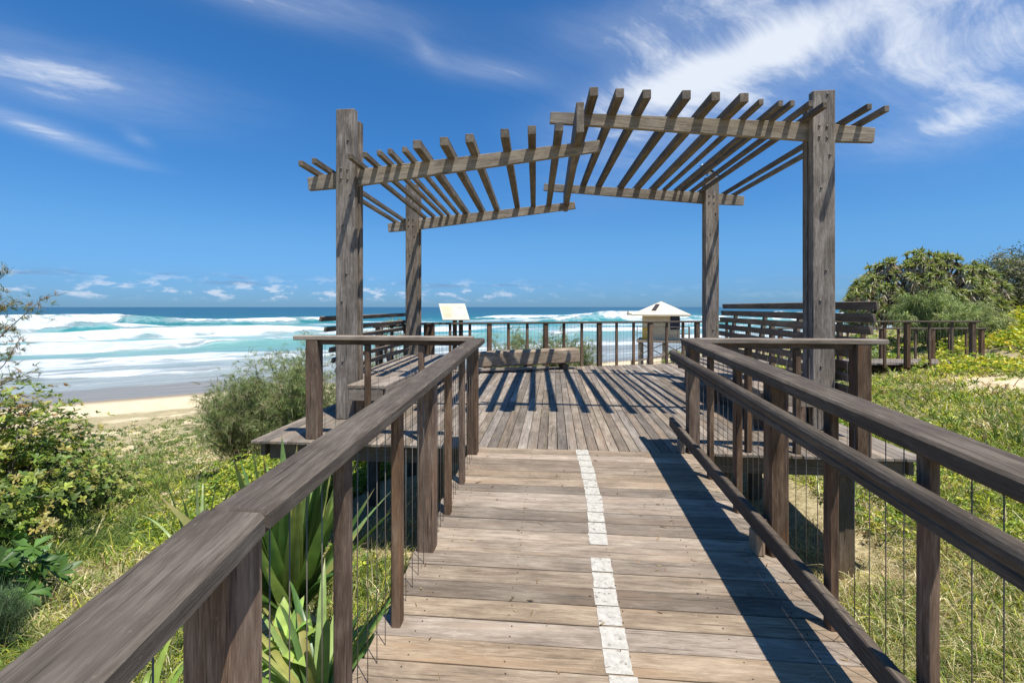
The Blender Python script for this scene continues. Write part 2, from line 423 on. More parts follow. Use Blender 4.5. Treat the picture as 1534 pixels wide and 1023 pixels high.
# ------------------------------------------------------------------ terrain
NS = (-.571, .821); TS = (.821, .571)
def s_of(x, y): return (x + 44.4) * NS[0] + (y - 35.1) * NS[1]
def t_of(x, y): return (x + 44.4) * TS[0] + (y - 35.1) * TS[1]
def sst(x): x = np.clip(x, 0, 1); return x * x * (3 - 2 * x)
_ph = rng.uniform(0, 6.28, (8, 2)); _di = rng.uniform(-1, 1, (8, 2))
def wob(x, y, f, k=0):
    o = 0
    for i in range(8):
        o = o + np.sin((x * (_di[i, 0] + .2) * (1 + i * .45) + y * (_di[(i + k) % 8, 1] + .15) * (1 + i * .45)) * f + _ph[i, 0] + k * 1.7) / (1 + i * .35)
    return o / 3.2
def hgt(x, y):
    x = np.asarray(x, float); y = np.asarray(y, float)
    s = s_of(x, y)
    z = np.interp(s, [-200, -62, -54, -47, -38, -30, -22, -15, -8, 0, 12, 60, 400], [-.6, -.70, -.78, -1.35, -2.85, -4.1, -5.0, -5.6, -6.25, -7.0, -7.9, -9.5, -14])
    s2 = s + .8
    z = z * .6 + .4 * np.interp(s2 + 1.5, [-200, -62, -54, -47, -38, -30, -22, -15, -8, 0, 12, 60, 400], [-.6, -.70, -.78, -1.35, -2.85, -4.1, -5.0, -5.6, -6.25, -7.0, -7.9, -9.5, -14])
    inl = sst((-s - 4) / 25.0)
    z = z + inl * (.95 * sst((x - 2.6) / 6.5) * sst((y - .5) / 8) + 1.5 * sst((x - 10) / 14) + .12 * sst((x - 1.2) / 2) * sst((y + 1) / 3))
    z = z + inl * (.12 * wob(x, y, .55) + .05 * wob(x, y, 2.3, 3)) + .05 * wob(x, y, 1.0, 1) * sst((-s) / 10)
    z = z - .34 * np.exp(-((x - 2.2) / 1.9) ** 2 - ((y - 4.7) / 1.9) ** 2)
    return z
def bare(x, y):
    b = 0
    for (cx, cy, r, k) in ((8.3, 9.2, 1.1, 1), (10.5, 8.0, .8, .8), (-6.2, 8.3, 1.0, .8), (-4.3, 5.2, .7, .5), (-9.6, 11.5, .9, .6)):
        b = b + k * np.exp(-((x - cx) ** 2 + (y - cy) ** 2) / r ** 2)
    return np.clip(b * (1 + .8 * wob(x, y, 2.6, 2)) + .30 * np.clip(wob(x, y, 1.1, 3) - .45, 0, 1) * (np.hypot(x, y) > 6), 0, 1)
# non-uniform grid
def axis(lo, hi, dense_lo, dense_hi, step, grow=1.13):
    a = list(np.arange(dense_lo, dense_hi + 1e-6, step)); s = step
    while a[-1] < hi: s *= grow; a.append(min(hi, a[-1] + s))
    s = step
    while a[0] > lo: s *= grow; a.insert(0, max(lo, a[0] - s))
    return np.array(a)
ax = axis(-500, 700, -22, 22, .25); ay = axis(-60, 420, -2, 44, .25)
GX, GY = np.meshgrid(ax, ay); GZ = hgt(GX, GY)
V = np.stack([GX, GY, GZ], -1).reshape(-1, 3); nx = len(ax); ny = len(ay)
idx = np.arange(nx * ny).reshape(ny, nx)
Q = np.stack([idx[:-1, :-1], idx[:-1, 1:], idx[1:, 1:], idx[1:, :-1]], -1).reshape(-1, 4)
S_ = s_of(V[:, 0], V[:, 1])
vegm = sst((-S_ - 12.5) / 7) * np.clip(.72 + .55 * wob(V[:, 0], V[:, 1], .8, 2), 0, 1)
near = sst((20 - np.hypot(V[:, 0], V[:, 1])) / 12); vegm = np.clip(vegm + near * .4 - 1.1 * bare(V[:, 0], V[:, 1]), 0, 1)
C = np.stack([vegm, sst((-S_ - 1) / 5), np.zeros_like(vegm)], 1)
gm, nt = new_mat('dune_ground'); g = G(nt)
at = g.attr('col', 'Color'); sp = g.n('ShaderNodeSeparateColor'); g.put(sp.inputs[0], at)
pos = g.n('ShaderNodeNewGeometry').outputs['Position']
n1 = g.noise(pos, 1.3, 7, .65); n2 = g.noise(pos, 14, 6, .7); n3 = g.noise(pos, 80, 3, .7)
sand = g.mix(g.ss(n1, .3, .7), (.60, .47, .29), (.76, .63, .43)); sand = g.mix(g.ss(n2, .35, .8), sand, (.66, .53, .34))
wet = (.27, .22, .16)
sand = g.mix(g.ss(g.noise(pos, 5.0, 6, .75), .62, .72, 0, .55), sand, (.30, .24, .14))
sand = g.mix(sp.outputs[1], wet, sand)
lit = g.mix(g.ss(n2, .35, .65), (.26, .21, .11), (.50, .42, .25)); lit = g.mix(g.ss(n3, .50, .75, 0, .6), lit, (.13, .13, .05))
fac = g.ss(g.m('ADD', sp.outputs[0], g.m('MULTIPLY', g.m('SUBTRACT', n1, .5), 1.2)), .30, .62)
c = g.mix(fac, sand, lit)
g.out(g.bsdf(c, .95, .1, g.bump(g.m('ADD', n2, g.m('MULTIPLY', n3, .4)), .6, .04)))
gr = np_mesh('ground', [(V, Q, C)], gm, None, True); tag(gr, 'sandy dune ground sloping down to the beach', None, None, 'structure')

# ------------------------------------------------------------------ sea
SEA = -7.0
ss_ = np.concatenate([np.arange(-6, 60, .5), np.arange(60, 260, 1.2), np.geomspace(260, 45000, 70)])
tp = np.concatenate([np.arange(0, 320, 1.6), np.geomspace(320, 40000, 45)]); tt_ = np.concatenate([-np.geomspace(40000, 150, 45), np.arange(-148, 0, 1.6), tp])
TT, SS = np.meshgrid(tt_, ss_)
def crest(TT, SS, s0, h, w, ph, amp=6):
    c = s0 + amp * np.sin(TT * .018 + ph) + amp * .35 * np.sin(TT * .06 + ph * 2)
    e = np.clip(.55 + .6 * np.sin(TT * .021 + ph * 3) + .3 * np.sin(TT * .057 + ph), .05, 1.2)
    d = SS - c + 1.2 * np.sin(TT * .31 + s0) + .7 * np.sin(TT * .83 + s0 * 2)
    return h * e * np.where(d < 0, np.exp(-(d / (w * .45)) ** 2), np.exp(-(d / w) ** 2))
ZW = SEA + .05 * np.sin(SS * .9 + TT * .13) + .06 * np.sin(SS * .33 - TT * .07)
waves = [(17, .4, 3.0, .3, 2), (33, .8, 4.5, 1.1, 4), (60, 1.4, 5, 2.4, 5), (98, 2.3, 5, .7, 6), (150, 3.2, 7, 3.3, 8), (212, 4.4, 8, 5.0, 9), (300, 1.3, 12, 1.9, 10)]
for (s0, h, w_, ph, am) in waves: ZW = ZW + crest(TT, SS, s0, h, w_, ph, am)
ZW = np.where(SS > 2500, SEA, ZW)
WX = -44.4 + SS * NS[0] + TT * TS[0]; WY = 35.1 + SS * NS[1] + TT * TS[1]
V = np.stack([WX, WY, ZW], -1).reshape(-1, 3); nx = len(tt_); ny = len(ss_)
idx = np.arange(nx * ny).reshape(ny, nx)
Q = np.stack([idx[:-1, :-1], idx[:-1, 1:], idx[1:, 1:], idx[1:, :-1]], -1).reshape(-1, 4)
hgtv = (ZW - SEA).reshape(-1)
C = np.stack([SS.reshape(-1), TT.reshape(-1), hgtv], 1)
wm, nt = new_mat('sea_water'); g = G(nt)
at = g.attr('col', 'Vector'); sp = g.n('ShaderNodeSeparateXYZ'); g.put(sp.inputs[0], at)
s_, t_, h_ = sp.outputs
cb = g.n('ShaderNodeCombineXYZ'); g.put(cb.inputs[0], s_); g.put(cb.inputs[1], g.m('MULTIPLY', t_, .21))
lowf = g.noise(g.v('MULTIPLY', at, (.012, .012, 0)), 1.0, 3)
sw = g.m('ADD', s_, g.m('MULTIPLY', g.m('SUBTRACT', lowf, .5), g.m('ADD', 26, g.m('MULTIPLY', s_, .75))))
f1 = g.noise(cb.outputs[0], .085, 10, .68, .6)
f2 = g.noise(cb.outputs[0], .45, 6, .7, .8)
dens = g.ramp(g.m('DIVIDE', sw, 320), [(0.0, .34), (.006, .30), (.016, .60), (.036, .66), (.055, .42), (.082, .80), (.108, .70), (.125, .28), (.17, .30), (.20, .84), (.25, .60), (.29, .28), (.32, .76), (.41, .50), (.455, .30), (.49, .74), (.55, .44), (.61, .34), (.655, .70), (.70, .36), (.78, .20), (1.0, .08)])
crestf = g.ss(h_, .5, 2.4, 0, .34)
ff = g.m('ADD', g.m('ADD', dens, crestf), g.m('ADD', g.m('MULTIPLY', g.m('SUBTRACT', f1, .5), 2.3), g.m('MULTIPLY', g.m('SUBTRACT', f2, .5), .55)))
foam = g.ss(ff, .56, .80)
foam = g.m('MULTIPLY', foam, g.ss(s_, 250, 330, 1, 0))
lace = g.ss(g.m('ADD', ff, 0), .38, .60, 0, .38)
lace = g.m('MULTIPLY', lace, g.ss(s_, 180, 270, 1, 0))
wc = g.ramp(g.ss(s_, 0, 320, 0, 1), [(0, (.25, .23, .20)), (.012, (.26, .27, .25)), (.04, (.20, .33, .31)), (.14, (.085, .30, .29)), (.5, (.035, .22, .23)), (1, (.018, .125, .150))])
farc = g.ramp(g.m('DIVIDE', g.m('LOGARITHM', g.m('MAXIMUM', s_, 1), 10), 4.6), [(.5, (.022, .125, .150)), (.62, (.016, .085, .120)), (.8, (.012, .060, .095)), (1, (.014, .062, .10))])
wc = g.mix(g.ss(s_, 250, 420), wc, farc)
wn = g.noise(cb.outputs[0], .11, 8, .6)
wc = g.mix(g.ss(wn, .35, .7, 0, .45), wc, g.mix(1.0, wc, (.55, .75, .85), 'MULTIPLY'))
wc = g.mix(lace, wc, (.52, .66, .66)); wc = g.mix(foam, wc, g.mix(g.ss(f2, .3, .7), (.50, .60, .63), (.82, .83, .82)))
bh = g.m('ADD', g.m('MULTIPLY', g.noise(cb.outputs[0], .7, 8, .65), 1.0), g.m('MULTIPLY', f2, .5))
nm = g.bump(g.m('ADD', bh, g.m('MULTIPLY', foam, g.m('ADD', g.noise(cb.outputs[0], 1.6, 8, .75), .6))), .8, 1.0)
rg = g.m('ADD', .28, g.m('MULTIPLY', foam, .6))
g.out(g.bsdf(wc, rg, .22, nm))
sea = np_mesh('sea', [(V, Q, C)], wm, None, True); tag(sea, 'blue green sea with rolling white surf', None, None, 'structure')

# ------------------------------------------------------------------ ramp (boardwalk) and deck
SL = .0513; YD = 4.35
def rz(y): return -SL * (YD - y)
XL, XR = -.80, 1.34      # ramp board ends
PL, PR = -.70, 1.24      # inner faces of posts
boardwalk = thing('boardwalk', (0, 0, 0), None, None, None, 'structure')
mb = MB(); y = YD - .006; k = 0; pitch = .131
planks = []
while y > -1.6:
    y0 = y - pitch + .006; ym = (y + y0) / 2
    xl = XL + random.uniform(-.02, .012); xr = XR + random.uniform(-.01, .02)
    dz = random.uniform(-.0015, .0015)
    mb.beam((xl, ym, rz(ym) - .016 + dz), (xr, ym, rz(ym) - .016 + dz + random.uniform(-.001, .001)), y - y0, .032, ch=.003, up=(0, -SL, 1), segs=6, jit=.0012)
    planks.append((y0, y, dz))
    for xx in (-.62, -.2, .32, .78, 1.12):
        for oy in (-.035, .035):
            mb.disc((xx + random.uniform(-.012, .012), ym + oy + random.uniform(-.006, .006), rz(ym + oy) + dz + .0002), (0, -SL, 1), .0042, 7, .0012, mi=1)
    y -= pitch; k += 1
mb.build('plank', [M['ramp'], M['nail']], boardwalk)
for x in (-.62, .32, 1.12):
    beam('joist', M['under'], boardwalk, (x, -1.6, rz(-1.6) - .115), (x, YD - .01, rz(YD) - .115), .07, .16)
mb = MB()
for i, (y0, y1, dz) in enumerate(planks):
    ym = (y0 + y1) / 2
    if 2.58 < ym < 2.80: continue
    xo = .21 + .020 * math.sin(ym * 2.2) + random.uniform(-.004, .004) + (4.3 - ym) * .008
    wd = .112 + random.uniform(-.005, .005); x0, x1 = xo, xo + wd
    zz = lambda yy: rz(yy) + dz + .0028
    ya, yb = y0 + .001, y1 - .001
    nseg = 5; L_ = []; R_ = []
    for q in range(nseg + 1):
        yy = ya + (yb - ya) * q / nseg
        L_.append((x0 + random.uniform(-.0025, .0025), yy, zz(yy))); R_.append((x1 + random.uniform(-.0025, .0025), yy, zz(yy)))
    for q in range(nseg): mb.poly([L_[q], R_[q], R_[q + 1], L_[q + 1]])
tag(mb.build('painted_line', M['paint'], boardwalk), 'worn white painted line')
tag(boardwalk, 'weathered timber boardwalk ramp with white painted line', None, None, 'structure')

deck = thing('deck', (0, 0, 0), 'weathered timber lookout deck under the pergola', None, None, 'structure')
mb = MB(); x = -3.05; pw = .0965
def back_y(x):   # the seaward edge of the deck
    if x < -2.6: return 7.9 + (x + 3.15) / .55 * 1.65
    return 9.55 + (x + 2.6) * (11.42 - 9.55) / (3.6 + 2.6)
while x < 3.3:
    xm = x + pw / 2; y1 = back_y(xm); y0 = YD + .002 + random.uniform(-.012, .004)
    cut = random.uniform(6.0, 9.0)
    for (a, b) in ((y0, cut - .002), (cut + .002, y1)):
        mb.beam((xm, a, -.014 + random.uniform(-.001, .001)), (xm, b, -.014), pw - .006, .028, ch=.003, segs=5, jit=.001)
    yy = YD + .06
    while yy < y1:
        for ox in (-.026, .026): mb.disc((xm + ox + random.uniform(-.003, .003), yy + random.uniform(-.01, .01), .0002), (0, 0, 1), .0036, 6, .0012, mi=1)
        yy += .55
    x += pw
mb.build('plank', [M['deck'], M['nail']], deck)
beam('fascia', M['under'], deck, (-2.94, YD + .16, -.125), (3.2, YD + .16, -.125), .05, .19)
for yy in (5.6, 7.0, 8.4): beam('joist', M['under'], deck, (-2.9, yy, -.105), (3.2, yy, -.105), .08, .15)
beam('edge_beam', M['under'], deck, (-2.99, YD + .1, -.108), (-2.99, 8.0, -.108), .05, .15)
beam('edge_beam', M['under'], deck, (3.24, YD + .1, -.108), (3.24, 11, -.108), .05, .15)
for (xx, yy) in ((-2.6, 4.7), (-1.2, 4.8), (.3, 4.8), (1.7, 4.8), (2.75, 4.62), (2.75, 8.2), (-2.6, 8.2), (0, 8.2), (0, 6.4), (-2.6, 6.4), (2.7, 6.4)):
    z0 = float(hgt(xx, yy)) - .3
    beam('stump', M['under'], deck, (xx, yy, z0), (xx, yy, -.19), .14, .14, up=(0, 1, 0))
for (xx, yy) in ((-.72, 1.05), (-.72, 2.7), (1.3, 1.1), (1.3, 2.8)):
    beam('stump', M['under'], boardwalk, (xx + (.08 if xx < 0 else -.08), yy, float(hgt(xx, yy)) - .3), (xx + (.08 if xx < 0 else -.08), yy, rz(yy) - .20), .1, .1, up=(0, 1, 0))

# ------------------------------------------------------------------ railings
RH = 1.05; RT = .055
def post(par, x, y, zb, zt, w, d, mat='post', name='post'):
    return beam(name, M[mat], par, (x, y, zb), (x, y, zt), w, d, up=(0, 1, 0), ch=.006, segs=4, jit=.0008)
def wires(par, p0, p1, zb0, zb1, zt0, zt1, n):
    for i in range(n):
        t = (i + 1) / (n + 1); x = p0[0] + (p1[0] - p0[0]) * t; y = p0[1] + (p1[1] - p0[1]) * t
        zb = zb0 + (zb1 - zb0) * t; zt = zt0 + (zt1 - zt0) * t
        MB().tube([(x, y, zb), (x, y, zt)], .0019, 5).build('wire', M['wire'], par)

# left ramp railing
lr = thing('railing', (-.75, YD, 0), 'sloping timber railing along the left edge of the boardwalk ramp, top rail kinked', 'railing', 'railings')
LX = PL - .035
ys = [(4.19, .10, .10), (3.56, .045, .06), (3.08, .045, .06), (2.66, .10, .10), (2.06, .045, .06), (1.51, .045, .062), (.985, .11, .12)]
for (yy, wx, wy) in ys:
    post(lr, PL - wx / 2, yy, rz(yy) - (.14 if wx < .09 else .22) if yy < 4.1 else -.01, rz(yy) + RH - RT - .0, wx, wy, name='post' if wx > .09 else 'baluster')
ztop = lambda yy: rz(yy) + RH
KY = 1.0; rw = .145; rcx = -.735
mbk = MB().beam((rcx, KY, ztop(KY) - RT / 2), (rcx, 4.38, ztop(4.38) - RT / 2), rw, RT, ch=.009, segs=14, jit=.0018); mbk.build('top_rail', M['rail'], lr)
# near piece turns with the path
dirn = Vector((.125, -1, -.062)).normalized(); k0 = Vector((rcx - .004, KY - .0015, ztop(KY) - RT / 2))
MB().beam(k0 + dirn * 1.9, k0, rw + .012, RT + .004, ch=.010, segs=6, jit=.0, skew1=.127).build('top_rail', M['rail'], lr)
pp = k0 + dirn * 1.55
post(lr, pp.x, pp.y, -.5, pp.z - .03, .1, .1)
for a, b in zip(ys[:-1], ys[1:]):
    n = 4
    wires(lr, (PL - .03, a[0] - .04), (PL - .03, b[0] + .04), rz(a[0]) - .10, rz(b[0]) - .10, ztop(a[0]) - RT, ztop(b[0]) - RT, n)
wires(lr, (PL - .05, .93), (pp.x, pp.y), rz(.9) - .1, rz(0) - .1, ztop(.9) - RT, pp.z - .03, 8)

# right ramp railing with round handrail and kick rail
rr_ = thing('railing', (1.3, YD, 0), 'sloping railing along the right edge of the ramp, with round handrail and kick rail', 'railing', 'railings')
ysr = [(4.37, .10, .10), (3.80, .042, .055), (3.26, .045, .06), (2.78, .10, .10), (2.20, .042, .055), (1.66, .042, .055), (1.08, .10, .10), (.5, .045, .06)]
for (yy, wx, wy) in ysr:
    post(rr_, PR + wx / 2, yy, rz(yy) - (.14 if wx < .09 else .22) if yy < 4.3 else .002, rz(yy) + RH - RT, wx, wy, name='post' if wx > .09 else 'baluster')
beam('top_rail', M['rail'], rr_, (PR + .050, -.6, ztop(-.6) - RT / 2 + .01), (PR + .050, 4.47, ztop(4.4) - RT / 2), .165, RT + .012, ch=.011, segs=16, jit=.002)
for a, b in zip(ysr[:-1], ysr[1:]):
    wires(rr_, (PR + .04, a[0] - .04), (PR + .04, b[0] + .04), rz(a[0]) - .10, rz(b[0]) - .10, ztop(a[0]) - RT, ztop(b[0]) - RT, 4 if a[0] > 1.2 else 3)
# handrail: round bar over a flat web
prof = []
for i in range(13):
    a = R(-55 + i * (290) / 12); prof.append((.034 * math.cos(a), .034 * math.sin(a) + .004))
prof += [(-.017, -.034), (-.022, -.040), (-.022, -.066), (.022, -.066), (.022, -.040), (.017, -.034)]
hx = 1.16; hh = .885
hrail = MB().sweep(prof, (hx, -.6, rz(-.6) + hh), (hx, 4.60, rz(4.60) + hh), ring_fr=(0, .1, .25, .4, .55, .7, .85, .99, 1), scale_fn=lambda t: (1, 1) if t < 1 else (.8, .85), smooth=False).build('handrail', M['rail'], rr_)
for yy in (4.37, 2.78, 1.08):
    MB().beam((hx, yy, rz(yy) + hh - .085), (PR + .002, yy, rz(yy) + hh - .085), .03, .04, ch=.004).build('bracket', M['rail'], rr_)
kx = 1.185
beam('kick_rail', M['rail'], rr_, (kx, -.6, rz(-.6) + .175), (kx, 4.72, rz(4.72) + .175), .045, .10, ch=.008, segs=8, jit=.001)
for yy in (4.37, 2.78, 1.08): beam('block', M['ramp'], rr_, (kx - .0, yy, rz(yy) + .001), (kx - .0, yy, rz(yy) + .125), .05, .10, up=(0, 1, 0))
for yy in (4.37, 2.78, 1.08): beam('block', M['post'], rr_, (kx + .02, yy, rz(yy) + .175), (PR + .003, yy, rz(yy) + .175), .06, .06)

def railing(label, pts, posts_per, zb=0.0, h=1.02, wires_n=4, name='railing', ext=(0.1, 0.1), railw=.13, bigs=None, zoff=None, mat='post', railmat='rail', group='railings', inset=.05):
    """pts: polyline (x, y, z); posts_per: posts in each leg; every third is a heavy post"""
    th = thing(name, pts[0], label, 'railing', group)
    allp = []
    for li, (a, b) in enumerate(zip(pts[:-1], pts[1:])):
        a = Vector(a); b = Vector(b); n = posts_per[li]; d = (b - a).normalized()
        e0 = ext[0] if li == 0 else .02; e1 = ext[1] if li == len(pts) - 2 else .02
        zr = Vector((0, 0, h - .022))
        MB().beam(a + zr - d * e0, b + zr + d * e1, railw, .042, ch=.007, segs=6, jit=.0008).build('top_rail', M[railmat], th)
        side = Vector((0, 0, 1)).cross(d).normalized()
        prev = None
        for i in range(n + 1):
            if i == 0 and li: prev = a; continue
            p = a.lerp(b, i / n)
            if i == 0: p = p + d * inset
            if i == n and li == len(pts) - 2: p = p - d * inset
            big = (i % 3 == 0) or i == n
            w_ = .10 if big else .045
            MB().beam(p + Vector((0, 0, -.12)), p + Vector((0, 0, h - .044)), w_, w_ if big else .06, up=d, ch=.005).build('post' if big else 'baluster', M[mat], th)
            if prev is not None:
                for q in range(wires_n):
                    t = (q + 1) / (wires_n + 1); w0 = prev.lerp(p, t)
                    MB().tube([w0 + Vector((0, 0, -.03)), w0 + Vector((0, 0, h - .04))], .0022, 5).build('wire', M['wire'], th)
            prev = p
    return th
# deck front, left and right of the ramp
def front_rail(label, xs, x0, x1, y, bigx):
    th = thing('railing', (x0, y, 0), label, 'railing', 'railings')
    MB().beam((x0, y, 1.035), (x1, y, 1.035), .13, .045, ch=.007, segs=6, jit=.001).build('top_rail', M['bench'], th)
    MB().beam((x0 + .16 if x0 < 0 else x0, y, .988), (x1 if x0 < 0 else x1 - .2, y, .988), .045, .046, ch=.004).build('under_rail', M['post'], th)
    for x in xs:
        big = x in bigx; w_ = .125 if big else .052
        MB().beam((x, y, .002), (x, y, .964 if not big else 1.012), w_, w_ if big else .062, up=(0, 1, 0), ch=.006, segs=3, jit=.001).build('post' if big else 'baluster', M['post'], th)
    xa = sorted(xs + [x1 if x0 < 0 else x0])
    for a, b in zip(xa[:-1], xa[1:]):
        for q in range(4):
            xx = a + (b - a) * (q + 1) / 5
            MB().tube([(xx, y, .0), (xx, y, .97)], .0019, 5).build('wire', M['wire'], th)
    return th
front_rail('short level railing on the deck front edge, left of the ramp', [-2.46, -1.89, -1.33], -2.66, -.80, 4.50, [-2.46])
front_rail('short level railing on the deck front edge, right of the ramp', [2.79, 2.24, 1.81], 1.35, 3.0, 4.43, [2.79])
railing('small return railing at the back left corner of the deck behind the slatted bench', [(-3.12, 7.85, 0), (-2.66, 9.5, 0)], [4], wires_n=2, ext=(.05, .05))
railing('long level railing across the seaward back edge of the deck before the lifeguard tower', [(-2.62, 9.5, 0), (3.5, 11.36, 0)], [15], wires_n=4)
railing('nearer railing of the side path beside the pandanus, ending in a heavy post', [(3.62, 11.36, 0), (10.2, 12.05, 0)], [12], wires_n=3)
railing('lower far railing on the seaward side of the side path, seen through the nearer railing', [(5.2, 14.0, -.18), (12.6, 14.6, -.18)], [15], h=.92, wires_n=2)
pth = MB(); x = 3.7
while x < 13.0:
    a = (x - 3.6) / 9.4
    pth.beam((x, 11.5 + a * .85, -.05 - .0), (x, 14.0 + a * .6, -.19), .13, .03, ch=.004, up=(0, 0, 1)); x += .137
po = pth.build('path', M['deck']); tag(po, 'boarded side path running off to the right between two railings', None, None, 'structure')

# ------------------------------------------------------------------ pergola
pg = thing('pergola', (.2, 6.9, 0), 'open timber pergola of four tall posts and slatted two-level roof over the deck', 'pergola')
SK = -.14; YF0, YB0 = 5.26, 8.36
def pergola_post(xc, yf, top, zb, w_=.235):
    p = beam('post', M['pgpost'], pg, (xc, yf + .045, zb), (xc, yf + .045, top), w_, .09, up=(0, 1, 0), ch=.008, segs=10, jit=.0012)
    # back leaf, a little shorter, and spacers with a slot left between them
    MB().beam((xc + .01, yf + .20, zb), (xc + .01, yf + .20, top - .09), w_ - .015, .09, up=(0, 1, 0), ch=.007, segs=8, jit=.001).build('back_leaf', M['pgpost'], p)
    for (a, b) in ((zb, 1.68), (2.28, 2.78 if xc < 0 else 3.05)):
        MB().beam((xc, yf + .1225, a), (xc, yf + .1225, b), w_ - .07, .064, up=(0, 1, 0), ch=.003).build('spacer', M['under'], p)
    bz = 2.95 if xc < 0 else 3.27
    for (ox, z) in ((-.05, bz + .06), (.03, bz + .05), (-.05, bz - .06), (.03, bz - .07), (.06, bz - .26), (-.03, bz - .62), (.035, bz - .02 + .42), (.02, 1.75), (-.04, 1.42), (.02, .95), (-.03, .7)):
        if z < top - .05:
            MB().tube([(xc + ox, yf + .004, z), (xc + ox, yf - .008, z), (xc + ox, yf - .013, z)], [.013, .013, .007], 8).build('bolt', M['steel'], p)
    return p
pergola_post(-2.49, YF0, 3.73, .002); pergola_post(2.945, YF0, 3.72, .002)
pergola_post(-2.49 + SK - .03, YB0, 3.66, .002); pergola_post(2.945 + SK, YB0, 3.66, .002)
def prim(xa, za, xb, zb, y, xpost, sk):
    """a roof beam between the leaves of a post, deepest there and thinning to both ends"""
    t0 = (xpost - xa) / (xb - xa)
    def tp(t):
        e = abs(t - t0) / max(t0, 1 - t0); far = e if (t < t0) == (t0 > .5) else 0
        k = 1 - .36 * e if ((t < t0) == (t0 > .5)) else 1 - .22 * abs(t - t0) / min(t0, 1 - t0)
        return (1, k, 0)
    return MB().beam((xa + sk, y, za), (xb + sk, y, zb), .055, .205, ch=.006, segs=12, taper=tp).build('roof_beam', M['pgbeam'], pg)
for (yf, sk) in ((YF0 + .1225, 0), (YB0 + .1225, SK)):
    prim(-3.015, 2.865, .54, 3.225, yf, -2.49, sk)
    prim(-.04, 3.575, 3.53, 3.245, yf, 2.945, sk)
def zl(x): return 2.865 + (x + 3.015) / 3.555 * .36
def zr_(x): return 3.575 - (x + .04) / 3.57 * .33
def halfh(x, xp, xtip, oth):
    return .1025 * (1 - .36 * min(1, abs(x - xp) / abs(xtip - xp)))
Lx = [-2.893, -2.726, -2.305, -2.138, -1.968, -1.843, -1.676]; Lt = [-1.512, -1.211, -.927, -.539, -.242, .05]
Rt = [.417, .689, .97, 1.37, 1.668, 1.955]; Rx = [2.143, 2.345, 2.453, 2.63, 2.78, 3.20, 3.377]
for xs_, w_, zf, xp, tip in ((Lx, .05, zl, -2.49, .54), (Lt, .09, zl, -2.49, .54), (Rt, .09, zr_, 2.945, -.04), (Rx, .05, zr_, 2.945, -.04)):
    for x in xs_:
        hb = .062 if w_ < .06 else .095
        z = zf(x) + halfh(x, xp, tip, 0) + hb / 2 - .012
        y0 = 4.90 + random.uniform(-.012, .012) + (.06 if w_ < .06 else 0); y1 = 8.98
        MB().beam((x + .012, y0, z), (x + SK - .012, y1, z + random.uniform(-.004, .004)), w_, hb, ch=.004, segs=4, jit=.0012).build('batten', M['batten'], pg)
MB().beam((.285, 4.93, 3.385), (.285 - .05, 9.0, 3.385), .085, .33, ch=.006, segs=6, jit=.001).build('ridge_board', M['batten'], pg)

# ------------------------------------------------------------------ slatted benches
def slat_bench(label, sx, x_in, x_out, y0, y1, tops, lean, hs, ynear, yfar, x_back):
    th = thing('bench', ((x_in + x_out) / 2, (y0 + y1) / 2, 0), label, 'bench', 'slatted benches along the deck sides')
    n = 5; w_ = abs(x_out - x_in) / n
    st = MB()
    for i in range(n):
        xx = x_in + sx * (i + .5) * w_
        st.beam((xx, y0, .445), (xx, y1, .445), w_ - .008, .04, ch=.005, segs=5, jit=.001)
    st.build('seat', M['bench'], th)
    fx = x_out + sx * .003; nf = 3; fw = abs(x_back - fx) / nf; st = MB()
    for i in range(nf): st.beam((fx + sx * (i + .5) * fw, 5.50, .444), (fx + sx * (i + .5) * fw, 8.22, .444), fw - .008, .04, ch=.005, segs=5, jit=.001)
    st.build('seat_filler', M['bench'], th)
    beam('apron', M['bench'], th, (x_in + sx * .02, y0 + .02, .355), (x_in + sx * .02, y1 - .02, .355), .035, .135)
    beam('apron', M['bench'], th, (x_in + sx * .04, y0 + .022, .355), (x_out - sx * .02, y0 + .022, .355), .035, .135)
    for yy in (y0 + .25, (y0 + y1) / 2, y1 - .25):
        beam('leg', M['post'], th, (x_in + sx * .1, yy, .002), (x_in + sx * .1, yy, .42), .09, .09, up=(0, 1, 0))
        beam('leg', M['post'], th, (x_out - sx * .06, yy, .002), (x_out - sx * .06, yy, .42), .09, .09, up=(0, 1, 0))
    for z in tops:
        xx = x_back + sx * (.02 + lean * (z - .4))
        MB().beam((xx, ynear + random.uniform(-.02, .02), z), (xx, yfar, z), .03, hs, ch=.003, segs=4, jit=.0012, up=(-sx * lean * .9, 0, 1)).build('backrest_slat', M['slat'], th)
    for yy in (y0 + 1.35, (y0 + y1) / 2 + .75, y1 + .3):
        z1 = tops[1]; a = x_back + sx * (.06 + lean * -.3); b = x_back + sx * (.06 + lean * (z1 - .4))
        MB().beam((a, yy, .1), (b, yy, z1 - .01), .06, .045, up=(0, 1, 0), ch=.003).build('backrest_upright', M['slat'], th)
    return th
slat_bench('slatted bench along the left side of the deck, with a leaning slat backrest', -1, -1.88, -2.34, 4.98, 8.3, [1.20, 1.065, .94, .81, .68, .555, .43, .31, .19], .30, .062, 5.50, 9.1, -2.66)
slat_bench('slatted bench along the right side of the deck, with a high slat backrest', 1, 2.20, 2.80, 5.1, 8.3, [1.365, 1.235, 1.11, .98, .85, .72, .595, .47, .34, .21], .20, .088, 4.97, 9.2, 3.08)

